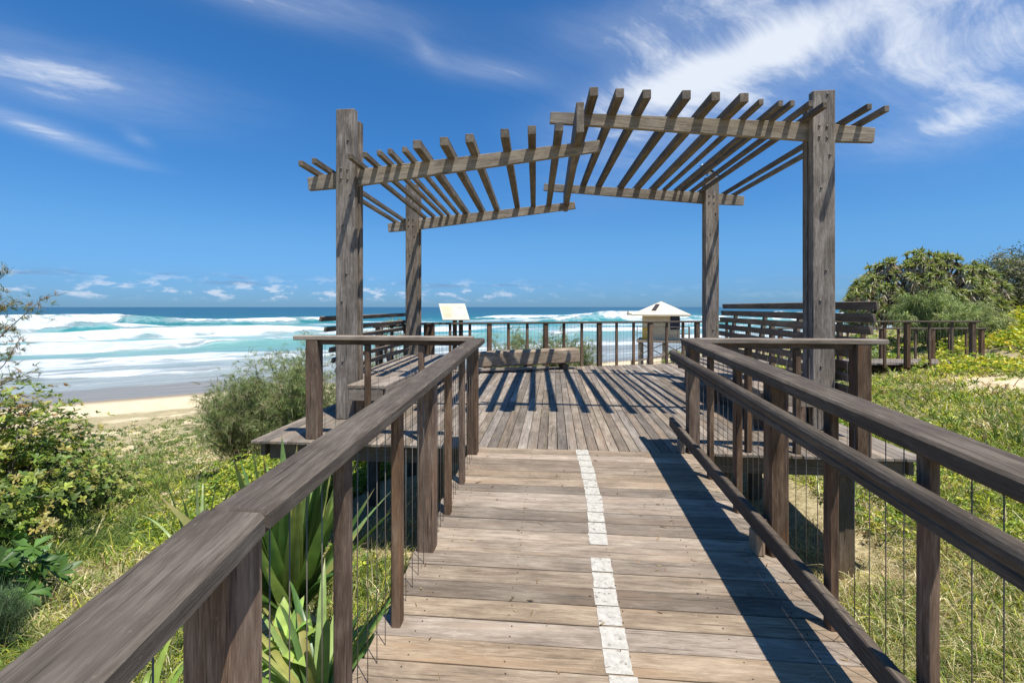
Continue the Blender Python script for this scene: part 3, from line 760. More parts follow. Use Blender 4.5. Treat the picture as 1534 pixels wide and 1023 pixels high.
# old timber used as a seat
lt = thing('timber_seat', (-.5, 9.7, 0), 'massive weathered squared timber log lying as a seat at the back of the deck', 'log seat')
MB().beam((-1.62, 9.28, .265), (.53, 10.12, .300), .30, .31, ch=.03, segs=14, jit=.004).build('log', M['log'], lt)
MB().beam((-1.60, 9.10, .075), (-.1, 9.66, .075), .07, .05, ch=.006, segs=4, jit=.002).build('foot_board', M['bench'], lt)
for t in (.12, .5, .86):
    c = Vector((-1.62, 9.28, 0)).lerp(Vector((.53, 10.12, 0)), t)
    d = Vector((.84, -2.15, 0)).normalized() * .14
    MB().beam(c + Vector((0, 0, .056)) - d, c + Vector((0, 0, .056)) + d, .12, .108, ch=.005).build('bearer', M['under'], lt)

# ------------------------------------------------------------------ interpretive sign beyond the rail
sg = thing('interpretive_sign', (-2.2, 10.1, -1.6), 'cream information panel tilted on two timber posts behind the back railing', 'sign')
cx, cy = -1.72, 10.05
ux = Vector((.97, .10, 0)).normalized(); upv = Vector((-.20, .36, .42)).normalized(); nn = ux.cross(upv).normalized()
c0 = Vector((-2.24, 10.14, 1.235)); hw, hh_ = .30, .255
def slab(c, hw, hh, th, off=0):
    a = [c + ux * sx * hw + upv * sy * hh + nn * (off + o) for o in (0, th) for (sx, sy) in ((-1, -1), (1, -1), (1, 1), (-1, 1))]
    m = MB(); F = [(3, 2, 1, 0), (4, 5, 6, 7), (0, 1, 5, 4), (1, 2, 6, 5), (2, 3, 7, 6), (3, 0, 4, 7)]
    for f in F: m.poly([a[i] for i in f])
    return m
slab(c0, hw, hh_, .02).build('panel', M['signw'], sg)
m = slab(c0 + ux * -.15 + upv * .11, .11, .06, .003, .0205)
for k in range(7): 
    q = slab(c0 + ux * -.15 + upv * (.0 - k * .028), .115 - .02 * (k % 3), .006, .003, .0205)
    b = len(m.v); m.v += q.v; m.g += q.g; m.b += q.b; m.f += [tuple(i + b for i in f) for f in q.f]; m.mi += q.mi; m.sm += q.sm
m.build('faded_print', M['printy'], sg)
m = slab(c0 + ux * .13 + upv * -.02, .12, .10, .003, .0205)
q = slab(c0 + ux * .15 + upv * .15, .07, .03, .003, .0205)
b = len(m.v); m.v += q.v; m.g += q.g; m.b += q.b; m.f += [tuple(i + b for i in f) for f in q.f]; m.mi += q.mi; m.sm += q.sm
m.build('faded_picture', M['print'], sg)
for sx in (.0, .14):
    b0 = c0 + ux * sx - nn * .05
    MB().beam((b0.x, b0.y + .06, float(hgt(b0.x, b0.y)) - .2), (b0.x, b0.y + .06, c0.z + .0), .09, .07, up=(0, 1, 0)).build('post', M['post'], sg)

# ------------------------------------------------------------------ lifeguard tower on the beach
TXc, TYc = 7.72, 33.6
tg = float(hgt(TXc, TYc))
tw = thing('lifeguard_tower', (TXc, TYc, tg), 'cream lifeguard tower with a white pyramid roof standing on stilts beyond the back railing', 'lifeguard tower')
def Tp(x, y, z): # local turned a little
    a = R(-14); return Vector((TXc + x * math.cos(a) - y * math.sin(a), TYc + x * math.sin(a) + y * math.cos(a), z))
def tbox(x0, x1, y0, y1, z0, z1, m=None):
    m = m or MB(); P_ = [Tp(x, y, z) for z in (z0, z1) for (x, y) in ((x0, y0), (x1, y0), (x1, y1), (x0, y1))]
    for f in ((3, 2, 1, 0), (4, 5, 6, 7), (0, 1, 5, 4), (1, 2, 6, 5), (2, 3, 7, 6), (3, 0, 4, 7)): m.poly([P_[i] for i in f])
    return m
ze, zp = .84, 1.76
rf = MB(); E = [Tp(-1.95, -1.8, ze), Tp(1.95, -1.8, ze), Tp(1.95, 1.8, ze), Tp(-1.95, 1.8, ze)]; top = Tp(0, 0, zp)
for i in range(4): rf.poly([E[i], E[(i + 1) % 4], top])
E2 = [p + Vector((0, 0, -.10)) for p in E]
for i in range(4): rf.poly([E2[i], E2[(i + 1) % 4], E[(i + 1) % 4], E[i]])
rf.poly(list(reversed(E2)))
roof = rf.build('roof', M['white'], tw)
def onroof(u, v): # on the front slope; u across, v up 0..1
    a = Tp(-1.95, -1.8, ze); b = Tp(1.95, -1.8, ze); t = Tp(0, 0, zp); m0 = a.lerp(b, .5)
    return m0.lerp(t, v) + (b - a).normalized() * u + Vector((.0, -.03, .05))
MB().poly([onroof(-.62, .28), onroof(-.32, .28), onroof(-.08, .74), onroof(-.36, .74)]).poly([onroof(-.36, .74) - Vector((0, 0, .03)), onroof(-.08, .74) - Vector((0, 0, .03)), onroof(-.32, .28) - Vector((0, 0, .03)), onroof(-.62, .28) - Vector((0, 0, .03))]).build('solar_panel', M['panel'], roof)
for (dx, dy) in ((-.22, .02), (-.12, .04)): pass
hs = MB().tube([E[0] + Vector((.05, .05, .0)), E[0] + Vector((-.25, -.05, .09))], [.05, .16], 10); hs.build('loudspeaker', M['white'], roof)
zf = -.95
cab = tbox(-1.25, 1.25, -1.1, 1.1, zf, .80).build('cabin', M['cream'], tw)
tbox(.62, 1.22, -1.125, -1.103, -.22, .74).build('shutter', M['navy'], cab)
tbox(1.255, 1.275, -.9, .9, -.15, .6).build('shutter', M['navy'], cab)
tbox(-1.22, .55, -1.12, -1.103, .52, .60).build('name_strip', M['print'], cab)
yl = tbox(-1.24, -.60, -1.135, -1.103, -.90, -.12).build('warning_sign', M['yellow'], cab)
mm = MB()
for k in range(5): tbox(-1.16, -.76, -1.142, -1.137, -.30 - k * .11, -.27 - k * .11, mm)
mm.build('sign_text', M['cream'], yl)
tbox(-1.6, 1.9, -1.8, 1.6, zf - .14, zf - .003).build('platform', M['bench'], tw)
for (x, y) in ((-1.4, -1.6), (1.7, -1.6), (-1.4, 1.4), (1.7, 1.4), (.2, -1.6)):
    a = Tp(x, y, tg - .4); b = Tp(x, y, zf - .14); MB().beam(a, b, .16, .16, up=(0, 1, 0)).build('stilt', M['bench'], tw)
for (xa, xb) in ((-1.4, .2), (.2, 1.7)):
    MB().beam(Tp(xa, -1.7, zf - .2), Tp(xb, -1.7, tg + 1.2), .1, .06).build('brace', M['slat'], tw)
    MB().beam(Tp(xb, -1.72, zf - .2), Tp(xa, -1.72, tg + 1.2), .1, .06).build('brace', M['slat'], tw)
for (x, y) in ((1.85, -1.75), (1.85, 0), (-1.55, -1.75), (0.3, -1.75), (1.1, -1.75)):
    MB().beam(Tp(x, y, zf - .1), Tp(x, y, zf + .95), .05, .05, up=(0, 1, 0)).build('guard_post', M['slat'], tw)
for z in (zf + .5, zf + .95):
    MB().beam(Tp(-1.6, -1.77, z), Tp(1.9, -1.77, z), .05, .05).build('guard_rail', M['slat'], tw)
stx = MB()
for k in range(0): stx.beam(Tp(-2.0 - k * .28, -1.5, zf - .2 - k * .2), Tp(-2.0 - k * .28, -.6, zf - .2 - k * .2), .26, .04)
for (dy) in ():
    MB().beam(Tp(-1.6, dy, zf + .75), Tp(-4.5, dy, zf - 1.4), .05, .05).build('stair_rail', M['slat'], tw)
# low beach fence in front of the tower
bf = thing('fence', (3.4, 24, -4), 'low wooden beach fence rising toward the lifeguard tower', 'fence')
fp = []
for k in range(8):
    x = 4.3 + k * .95; y = 25.5 + k * .55; z0 = float(hgt(x, y)); zt = -1.55 + k * .10
    MB().beam((x, y, z0 - .3), (x, y, zt), .11, .11, up=(0, 1, 0)).build('post', M['bench'], bf); fp.append(Vector((x, y, zt)))
for dz in (-.08, -.55):
    for a, b in zip(fp[:-1], fp[1:]): MB().beam(a + Vector((0, -.07, dz)), b + Vector((0, -.07, dz)), .04, .09).build('rail', M['slat'], bf)

# ------------------------------------------------------------------ bird on the back right pergola post
bx, by, bz = 2.945 + SK - .06, YB0 + .06, 3.66
bd = thing('bird', (bx, by, bz), 'small black and white bird perched on top of the back right pergola post', 'bird')
def skin(name, vs, es, rad, mat, parent, lvl=2):
    me = bpy.data.meshes.new(name); me.from_pydata(vs, es, []); me.materials.append(mat)
    ob = bpy.data.objects.new(name, me); COL.objects.link(ob); ob.parent = parent
    md = ob.modifiers.new('skin', 'SKIN'); sv = me.skin_vertices[0].data if me.skin_vertices else None
    return ob
def ellips(m, c, r, n=10, k=7):
    c = Vector(c); base = len(m.v)
    for i in range(k + 1):
        th = math.pi * i / k
        for j in range(n):
            a = 2 * math.pi * j / n
            m.v.append(c + Vector((r[0] * math.cos(th), r[1] * math.sin(th) * math.cos(a), r[2] * math.sin(th) * math.sin(a)))); m.g.append(m.v[-1]); m.b.append(0)
    for i in range(k):
        for j in range(n):
            q = (j + 1) % n; m.f.append((base + i * n + j, base + i * n + q, base + (i + 1) * n + q, base + (i + 1) * n + j)); m.mi.append(0); m.sm.append(True)
def lathe_path(pts, rad, n=12):
    m = MB(); return m.tube(pts, rad, n)
P3 = lambda x, y, z: (bx + x, by + y, bz + z)
body = lathe_path([P3(.15, 0, .045), P3(.10, 0, .075), P3(.05, 0, .10), P3(0, 0, .125), P3(-.04, 0, .15), P3(-.065, 0, .18), P3(-.078, 0, .205), P3(-.10, 0, .22), P3(-.115, 0, .218)], [.008, .018, .040, .052, .050, .036, .031, .028, .006]).build('body', M['bird_w'], bd)
lathe_path([P3(-.112, 0, .219), P3(-.15, 0, .212)], [.009, .002], 8).build('beak', M['bird_b'], bd)
for sgn in (-1, 1):
    lathe_path([P3(-.035, .036 * sgn, .155), P3(.01, .045 * sgn, .14), P3(.07, .035 * sgn, .105), P3(.16, .014 * sgn, .055)], [.012, .026, .020, .004]).build('wing', M['bird_b'], bd)
    lathe_path([P3(-.005, .018 * sgn, .09), P3(-.01, .018 * sgn, .03), P3(-.03, .02 * sgn, .003)], [.006, .004, .003], 6).build('leg', M['bird_b'], bd)
lathe_path([P3(.12, 0, .062), P3(.24, 0, .01)], [.016, .012], 8).build('tail', M['bird_b'], bd)
lathe_path([P3(-.083, 0, .23), P3(-.06, 0, .225), P3(-.045, 0, .195)], [.016, .026, .02], 10).build('cap', M['bird_b'], bd)

# ------------------------------------------------------------------ vegetation
GREEN = [(.13, .20, .045), (.17, .24, .05), (.10, .155, .04), (.23, .28, .06)]
YGREEN = [(.42, .46, .05), (.28, .37, .05), (.20, .30, .05), (.52, .50, .08), (.15, .22, .04)]
STRAW = [(.68, .58, .32), (.58, .50, .27), (.48, .45, .20), (.78, .70, .46)]
DRY = [(.50, .45, .22), (.40, .38, .17), (.60, .52, .29), (.34, .26, .14)]
def outside_deck(x, y, m=.0):
    on_ramp = (x > -.78 - m) & (x < 1.34 + m) & (y < 4.4)
    on_deck = (x > -3.05 - m) & (x < 3.30 + m) & (y > 4.3) & (y < 11.2)
    on_path = (x > 3.4) & (x < 13.1) & (y > 11.35 + (x - 3.6) * .09) & (y < 14.2 + (x - 3.6) * .065)
    return ~(on_ramp | on_deck | on_path)
def clumps(n, rmin, rmax, az0, az1, per, L, W, cols_fn, droop=(.3, .9), spread=.55, rad=.06, pw=1.0, dens=None, segs=3, under=False):
    u = rng.uniform(0, 1, n)
    d = 1 / (1 / rmax + (1 / rmin - 1 / rmax) * u) if pw == 1 else rmin + (rmax - rmin) * u ** pw
    a = rng.uniform(az0, az1, n)
    x = d * np.sin(a); y = d * np.cos(a)
    ok = np.ones(n, bool) if under else outside_deck(x, y, .06)
    s = s_of(x, y); ok &= s < -12.5
    if dens is not None: ok &= rng.uniform(0, 1, n) < dens(x, y, s)
    ok &= rng.uniform(0, 1, n) > .85 * bare(x, y)
    x = x[ok]; y = y[ok]; d = d[ok]; n = len(x)
    col0 = cols_fn(x, y, n)
    X = np.repeat(x, per) + rng.normal(0, rad, n * per); Y = np.repeat(y, per) + rng.normal(0, rad, n * per)
    ok = np.ones(n * per, bool) if under else outside_deck(X, Y, .03)
    lean = np.stack([rng.normal(0, spread, n * per), rng.normal(0, spread, n * per), np.ones(n * per)], 1)
    Z = hgt(X, Y) - .02
    LL = np.repeat(rng.uniform(L[0], L[1], n), per) * rng.uniform(.55, 1.1, n * per)
    DD = np.repeat(d, per); WW = rng.uniform(W[0], W[1], n * per) * np.clip(DD / 4, 1, 6)
    col = np.repeat(col0, per, 0) * rng.uniform(.7, 1.3, (n * per, 1))
    side = unit(n * per)
    return blades(np.stack([X, Y, Z], 1)[ok], lean[ok], LL[ok], WW[ok], rng.uniform(droop[0], droop[1], n * per)[ok], side[ok], segs, 'grass', 0, np.clip(col, 0, 1)[ok])
def mixcols(a, b, f):
    def fn(x, y, n):
        A = pick(n, a); B = pick(n, b); w_ = rng.uniform(0, 1, n) < f(x, y)
        return np.where(w_[:, None], A, B)
    return fn
AZL, AZR, AZM = R(-62), R(50), R(-5)
grassy = lambda x, y: np.clip(.20 + .5 * wob(x, y, .9, 4), .04, .72)
parts = []
parts.append(clumps(12500, 1.5, 14, AZL, AZM, 16, (.28, .68), (.005, .010), mixcols(STRAW + DRY, GREEN + YGREEN, grassy), droop=(.3, 1.2)))
parts.append(clumps(13500, 1.6, 14, R(8), AZR + R(6), 17, (.28, .78), (.004, .009), mixcols(STRAW + DRY + STRAW, GREEN + YGREEN, lambda x, y: grassy(x, y) * .8), droop=(.4, 1.5), spread=.65))
parts.append(clumps(30000, 7, 34, AZL, R(2), 12, (.18, .42), (.005, .008), mixcols(STRAW + DRY, GREEN, lambda x, y: .32 + .3 * wob(x, y, 1.1, 5)), dens=lambda x, y, s: np.clip(.75 + .6 * wob(x, y, .7, 2), .25, 1) * np.clip((-s - 12) / 4, .05, 1), segs=2))
parts.append(clumps(11000, 8, 40, R(12), R(58), 12, (.20, .50), (.006, .01), mixcols(YGREEN, GREEN + DRY + STRAW, lambda x, y: .6 + 0 * x), segs=2))
parts.append(clumps(1500, 3.0, 6, R(20), R(42), 14, (.2, .5), (.004, .007), mixcols(STRAW, DRY + GREEN, lambda x, y: .5 + 0 * x), dens=lambda x, y, s: (x > 1.4) * (x < 4) * 1.0))
parts.append(clumps(2600, 3.6, 7, R(-35), R(42), 12, (.2, .45), (.004, .007), mixcols(STRAW, DRY, lambda x, y: .4 + 0 * x), under=True, dens=lambda x, y, s: (y > 4.0) * (y < 5.6) * ((x < -.85) | (x > 1.38)) * 1.0))
gg = np_mesh('grass', parts, M['grass']); tag(gg, 'green and straw coloured dune grass', None, None, 'stuff')

YB = [(.58, .56, .05), (.42, .48, .05), (.26, .35, .05), (.64, .56, .09)]
# low leafy ground cover
def cover(n, rmin, rmax, az0, az1, dens, cols, L=(.05, .10), hgtr=(.02, .28), boxy=None):
    u = rng.uniform(0, 1, n); d = 1 / (1 / rmax + (1 / rmin - 1 / rmax) * u)
    a = rng.uniform(az0, az1, n); x = d * np.sin(a); y = d * np.cos(a)
    s = s_of(x, y); ok = outside_deck(x, y, .02) & (s < -18) & (rng.uniform(0, 1, n) < dens(x, y, s)) & (rng.uniform(0, 1, n) > bare(x, y))
    x = x[ok]; y = y[ok]; d = d[ok]; n = len(x); per = 7
    hz = rng.uniform(hgtr[0], hgtr[1], n) * np.clip(.6 + .8 * wob(x, y, 1.7, 5), .15, 1.6)
    B = np.stack([x, y, hgt(x, y) + hz], 1); B = np.repeat(B, per, 0)
    dr = unit(n * per, -.1, .9); sc = np.repeat(np.clip(d / 7, 1, 3.2), per)
    LL = rng.uniform(L[0], L[1], n * per) * sc
    return blades(B + dr * .01, dr, LL, LL * .42, rng.uniform(0, .5, n * per), unit(n * per), 2, 'leaf', 0, np.repeat(pick(n, cols), per, 0) * rng.uniform(.8, 1.2, (n * per, 1)))
rightd = lambda x, y, s: np.clip(-.18 + 1.6 * wob(x, y, .9, 6) + .5 * sst((x - 8) / 8), 0, 1)
leftd = lambda x, y, s: np.clip(-.12 + 1.2 * wob(x, y, .8, 1), 0, 1)
deckd = lambda x, y, s: np.clip(1.25 - np.hypot((x + 4.1) / 1.5, (y - 7.2) / 2.2), 0, 1)
rightd2 = lambda x, y, s: rightd(x, y, s) * sst((np.hypot(x, y) - 3.4) / 3.5)
cp = [cover(26000, 3.5, 34, R(16), R(57), rightd2, YGREEN, L=(.03, .055), hgtr=(.04, .42)), cover(20000, 2.5, 24, AZL, R(-14), leftd, GREEN + YGREEN, L=(.03, .055), hgtr=(.02, .3)),
      cover(46000, 5, 11, R(-45), R(-20), deckd, YGREEN, L=(.035, .06), hgtr=(.05, .65)),
      cover(30000, 13, 45, R(38), R(60), lambda x, y, s: np.clip(.7 + .8 * wob(x, y, .6, 2), 0, 1), YB, L=(.03, .05), hgtr=(.05, .55))]
gc = np_mesh('ground_cover', cp, M['leaf']); tag(gc, 'low leafy yellow green creeper over the dune', None, None, 'stuff')

def branchy(p0, spread, n, seed, rad=.03, up=.75, wig=.12, steps=5):
    """stems fanning out from p0; returns list of (points)"""
    rs = random.Random(seed); out = []
    for i in range(n):
        a = rs.uniform(0, 6.283); rr = rs.uniform(.2, 1) ** .7
        tip = Vector((math.cos(a) * spread[0] * rr, math.sin(a) * spread[1] * rr, spread[2] * (1 - .45 * rr * rr) * rs.uniform(.75, 1.05)))
        pts = []
        for k in range(steps + 1):
            t = k / steps; q = Vector((tip.x * t ** 1.25, tip.y * t ** 1.25, tip.z * t ** up)) + Vector([rs.gauss(0, wig * t * .35) for _ in range(3)]); pts.append(Vector(p0) + q)
        out.append(pts)
    return out
def stems_mesh(name, stems, r0, parent, mat='bark', n=5):
    m = MB()
    for pts in stems: m.tube(pts, [r0 * (1 - .8 * k / (len(pts) - 1)) for k in range(len(pts))], n)
    return m.build(name, M[mat], parent)

def rosette_bush(loc, spread, nst, label, name='shrub', cols=None, L=.11, per=11, nros=9, seed=1, group=None, leafw=.36, shape='spoon', cat='shrub', mat='leaf', jit=.22):
    cols = cols or YGREEN
    z0 = float(hgt(loc[0], loc[1])); th = thing(name, (loc[0], loc[1], z0), label, cat, group)
    st = branchy((loc[0], loc[1], z0 - .05), spread, nst, seed)
    stems_mesh('stem', st, .02, th)
    C_, D_ = [], []; rs = random.Random(seed + 5)
    for pts in st:
        for q in range(nros):
            t = 1 - rs.random() ** 1.8 * .65; f = t * (len(pts) - 1); i = min(len(pts) - 2, int(f)); p = pts[i].lerp(pts[i + 1], f - i)
            o = Vector([rs.gauss(0, jit) for _ in range(3)]); o.z *= .7
            C_.append(p + o * (.35 + .65 * t)); D_.append((Vector((p.x - loc[0], p.y - loc[1], (p.z - z0) * .8)) + o).normalized() + Vector((0, 0, .7)))
    n = len(C_); C_ = np.array(C_); D_ = np.array(D_)
    B = np.repeat(C_, per, 0); A = np.repeat(D_ / np.linalg.norm(D_, axis=1, keepdims=True), per, 0)
    rv = unit(n * per); rad = rv - A * np.sum(rv * A, 1, keepdims=True); rad /= np.linalg.norm(rad, axis=1, keepdims=True)
    dr = rad + A * rng.uniform(.1, 1.1, (n * per, 1))
    LL = rng.uniform(.7, 1.15, n * per) * L
    side = np.cross(dr, A)
    col = np.repeat(pick(n, cols), per, 0) * rng.uniform(.85, 1.15, (n * per, 1))
    np_mesh('foliage', [blades(B, dr, LL, LL * leafw, rng.uniform(0, .35, n * per), side, 3, shape, .12, col)], M[mat], th)
    return th
def needle_bush(loc, spread, nst, label, name='casuarina_shrub', cols=None, L=(.18, .38), nb=60, per=7, seed=1, group=None, z0=None, r0=.02, W=.004, jit=.10, cat='shrub', droop=(.3, 1.1), upb=.5, tmin=.25, stemname='stem', folname='foliage'):
    cols = cols or [(.19, .25, .09), (.24, .30, .12), (.14, .19, .07), (.30, .34, .15), (.32, .29, .17)]
    z0 = float(hgt(loc[0], loc[1])) if z0 is None else z0; th = thing(name, (loc[0], loc[1], z0), label, cat, group)
    st = branchy((loc[0], loc[1], z0 - .05), spread, nst, seed, wig=.2, steps=6)
    stems_mesh(stemname, st, r0, th)
    C_, D_ = [], []; rs = random.Random(seed + 5)
    for pts in st:
        for q in range(nb):
            t = tmin + (1 - tmin) * rs.random() ** .7; f = t * (len(pts) - 1); i = min(len(pts) - 2, int(f)); p = pts[i].lerp(pts[i + 1], f - i)
            C_.append(p + Vector([rs.gauss(0, jit) for _ in range(3)])); D_.append((pts[-1] - pts[0]).normalized() * .5 + Vector([rs.gauss(0, .6), rs.gauss(0, .6), upb]))
    n = len(C_); C_ = np.array(C_); D_ = np.array(D_)
    B = np.repeat(C_, per, 0) + rng.normal(0, .012, (n * per, 3)); dr = np.repeat(D_, per, 0) + rng.normal(0, .35, (n * per, 3))
    LL = rng.uniform(L[0], L[1], n * per)
    dist = math.hypot(loc[0], loc[1]); WW = np.full(n * per, W * max(1, dist / 5)) * rng.uniform(.7, 1.3, n * per)
    col = np.repeat(pick(n, cols), per, 0) * rng.uniform(.75, 1.25, (n * per, 1))
    np_mesh(folname, [blades(B, dr, LL, WW, rng.uniform(droop[0], droop[1], n * per), unit(n * per), 3, 'grass', 0, col)], M['needle'], th)
    return th
# left foreground shrubs
LG = [(.15, .22, .04), (.24, .31, .045), (.33, .37, .06), (.09, .14, .03), (.38, .33, .09), (.12, .18, .035)]
rosette_bush((-7.0, 5.15), (1.15, 1.2, 1.65), 42, 'large glossy green leafy shrub filling the left edge of the picture', cols=LG, L=.085, nros=40, per=11, seed=3, leafw=.33)
rosette_bush((-9.7, 6.9), (1.4, 1.3, 2.2), 30, 'yellow green leafy shrub at the far left edge, behind the large glossy shrub', cols=LG + [(.35, .20, .06)], L=.10, nros=26, per=10, seed=13)
rosette_bush((-7.5, 6.7), (.8, .7, .85), 22, 'low leafy shrub with paler leaves to the right of the large glossy shrub', cols=[(.26, .32, .07), (.17, .25, .05), (.36, .36, .10)], L=.08, nros=20, per=10, seed=23)
rosette_bush((-5.0, 3.5), (.42, .42, .55), 12, 'small bright green rosette shrub in the grass below the large glossy shrub', cols=[(.07, .15, .03), (.10, .19, .04), (.05, .11, .02)], L=.15, nros=7, per=10, seed=33)
needle_bush((-4.05, 3.0), (.20, .20, .55), 9, 'tiny feathery pine-like sapling in the grass left of the ramp railing', name='sapling', nb=50, L=(.08, .16), W=.0025, jit=.03, cols=[(.08, .13, .06), (.11, .16, .08)], droop=(0, .3), upb=.8, seed=4, r0=.006)
# casuarina shrubs left of the deck
needle_bush((-5.6, 9.3), (1.15, 1.0, 3.0), 32, 'tall wispy grey green casuarina shrub beside the left bench', nb=78, seed=5, group='casuarina shrubs on the dune')
needle_bush((-6.7, 11.0), (1.1, 1.0, 2.9), 24, 'wispy casuarina shrub in front of the sandy beach, leftmost of the group by the deck', nb=60, seed=6, group='casuarina shrubs on the dune')
needle_bush((-4.6, 11.2), (1.1, 1.0, 3.9), 22, 'slender casuarina shrub rising against the surf behind the front left pergola post', nb=60, seed=8, group='casuarina shrubs on the dune')
needle_bush((-6.55, 9.0), (1.1, .9, 2.2), 32, 'low dense casuarina shrub at the foot of the tall wispy one', nb=70, seed=9, group='casuarina shrubs on the dune')
# behind the back railing
needle_bush((-1.0, 11.9), (.85, .6, 2.9), 30, 'feathery shrub behind the log seat, left of the pair at the back railing', nb=90, seed=15, group='shrubs behind the back railing')
needle_bush((.25, 12.2), (1.05, .6, 2.95), 34, 'feathery shrub behind the right end of the log seat at the back railing', nb=90, seed=16, group='shrubs behind the back railing')
def tuft(loc, n, L, W, label, cols, name='grass_tuft', zb=None):
    z0 = float(hgt(*loc)) if zb is None else zb; th = thing(name, (loc[0], loc[1], z0), label, 'plant')
    a = rng.uniform(0, 6.28, n); sp_ = rng.uniform(.1, .9, n)
    dr = np.stack([np.cos(a) * sp_, np.sin(a) * sp_, np.ones(n)], 1); B = np.tile([loc[0], loc[1], z0], (n, 1)) + rng.normal(0, .04, (n, 3)) * [1, 1, .2]
    side = np.stack([-np.sin(a), np.cos(a), 0 * a], 1)
    np_mesh('leaves', [blades(B, dr, rng.uniform(L * .6, L, n), np.full(n, W), rng.uniform(.1, .6, n), side, 5, 'strap', .2, pick(n, cols))], M['gloss'], th)
    return th
tuft((2.1, 11.9), 70, 2.1, .06, 'dark green strappy plant behind the back railing, left of the lifeguard tower', [(.06, .11, .03), (.09, .14, .04)], 'strappy_plant')
rosette_bush((3.5, 12.6), (.9, .6, 2.0), 20, 'bright yellow green shrub behind the back railing in front of the lifeguard tower', cols=[(.22, .26, .03), (.30, .30, .04), (.14, .20, .03)], L=.12, nros=8, seed=43)

# pandanus tree on the right
def pandanus_tree(loc, R_, H, label, seed=2, nhead=330, L=.50):
    z0 = float(hgt(*loc)); th = thing('pandanus_tree', (loc[0], loc[1], z0), label, 'tree')
    rs = random.Random(seed); m = MB(); heads = []; fork = Vector((loc[0], loc[1], z0 + 1.0))
    m.tube([(loc[0], loc[1], z0 - .2), (loc[0] + .05, loc[1], z0 + .5), fork], [.22, .19, .17], 9)
    for k in range(9):
        a = k * .7 + rs.uniform(-.2, .2); b = Vector((loc[0] + math.cos(a) * .12, loc[1] + math.sin(a) * .12, z0 + .55)); e = Vector((loc[0] + math.cos(a) * .75, loc[1] + math.sin(a) * .75, z0 - .15))
        m.tube([b, b.lerp(e, .5) + Vector((0, 0, .06)), e], [.035, .03, .035], 6)
    for i in range(nhead):
        z = rs.uniform(-.25, 1) ; a = rs.uniform(0, 6.283); r = math.sqrt(max(0, 1 - max(z, 0) ** 2)) * rs.uniform(.86, 1.06)
        p = Vector((loc[0] + math.cos(a) * r * R_[0], loc[1] + math.sin(a) * r * R_[1], z0 + H - R_[2] + z * R_[2] * rs.uniform(.9, 1.05)))
        heads.append(p)
        mid = fork.lerp(p, .5) + Vector((rs.gauss(0, .2), rs.gauss(0, .2), -.15))
        m.tube([fork, mid, p - Vector((0, 0, .1)), p], [.07, .045, .035, .03], 5)
    m.build('trunk', M['bark'], th)
    H_ = np.array([tuple(h) for h in heads]); per = 34; n = len(H_)
    B = np.repeat(H_, per, 0); cdir = H_ - np.array([loc[0], loc[1], z0 + H - R_[2]]); cdir /= np.linalg.norm(cdir, axis=1, keepdims=True); cdir[:, 2] += .6
    A = np.repeat(cdir, per, 0); dr = unit(n * per) * .95 + A * .75
    LL = rng.uniform(.55, 1.0, n * per) * L * rng.uniform(.7, 1, n * per)
    live = blades(B, dr, LL, np.full(n * per, .075), rng.uniform(.1, .8, n * per), unit(n * per), 3, 'strap', .15, pick(n * per, [(.27, .31, .11), (.21, .25, .08), (.36, .38, .15), (.42, .42, .20)]))
    per2 = 22; B = np.repeat(H_ - [0, 0, .12], per2, 0); dr = unit(n * per2, -1, .0); dr[:, 2] -= .4
    dead = blades(B, dr, rng.uniform(.35, .75, n * per2) * L * 1.1, np.full(n * per2, .07), rng.uniform(.1, .6, n * per2), unit(n * per2), 2, 'strap', .15, pick(n * per2, [(.56, .46, .34), (.42, .33, .24), (.70, .62, .50), (.30, .23, .17)]))
    np_mesh('crown', [live, dead], M['leaf'], th)
    return th
pandanus_tree((15.9, 21.3), (2.55, 2.5, 2.4), 3.8, 'rounded pandanus tree with spiky heads and dead leaf skirts beyond the side path')
def leafy_tree(loc, R_, H, label, cols, seed=3, nclump=260, per=34, L=.16, name='tree', cat='tree', trunkr=.12, tint=1):
    z0 = float(hgt(*loc)); th = thing(name, (loc[0], loc[1], z0), label, cat)
    rs = random.Random(seed); m = MB(); cc = []
    fork = Vector((loc[0], loc[1], z0 + H * .25)); m.tube([(loc[0], loc[1], z0 - .2), fork], [trunkr, trunkr * .8], 8)
    for i in range(nclump):
        v = Vector((rs.gauss(0, 1), rs.gauss(0, 1), rs.gauss(.05, .9))).normalized() * rs.uniform(.5, 1.0) ** .5
        lump = 1 + .16 * math.sin(v.x * 5 + seed) + .14 * math.sin(v.y * 6 + 1) + .1 * math.sin(v.z * 7)
        p = Vector((loc[0] + v.x * R_[0] * lump, loc[1] + v.y * R_[1] * lump, z0 + H - R_[2] + v.z * R_[2] * lump)); cc.append(p)
        if i % 14 == 0: m.tube([fork, fork.lerp(p, .5) + Vector((rs.gauss(0, .15), rs.gauss(0, .15), 0)), p], [trunkr * .5, trunkr * .3, .012], 5)
    m.build('trunk', M['bark'], th)
    Cn = np.array([tuple(c) for c in cc]); n = len(Cn); B = np.repeat(Cn, per, 0) + rng.normal(0, .13, (n * per, 3)) * (R_[0] / 2.4)
    dr = unit(n * per, -.4, 1); LL = rng.uniform(.6, 1.1, n * per) * L
    col = np.repeat(pick(n, cols, .3), per, 0) * rng.uniform(.75, 1.25, (n * per, 1))
    np_mesh('crown', [blades(B, dr, LL, LL * .42, rng.uniform(0, .4, n * per), unit(n * per), 2, 'leaf', 0, col)], M['leaf'], th)
    return th
DG = [(.11, .12, .06), (.17, .18, .10), (.24, .24, .15), (.08, .095, .045), (.28, .26, .17)]
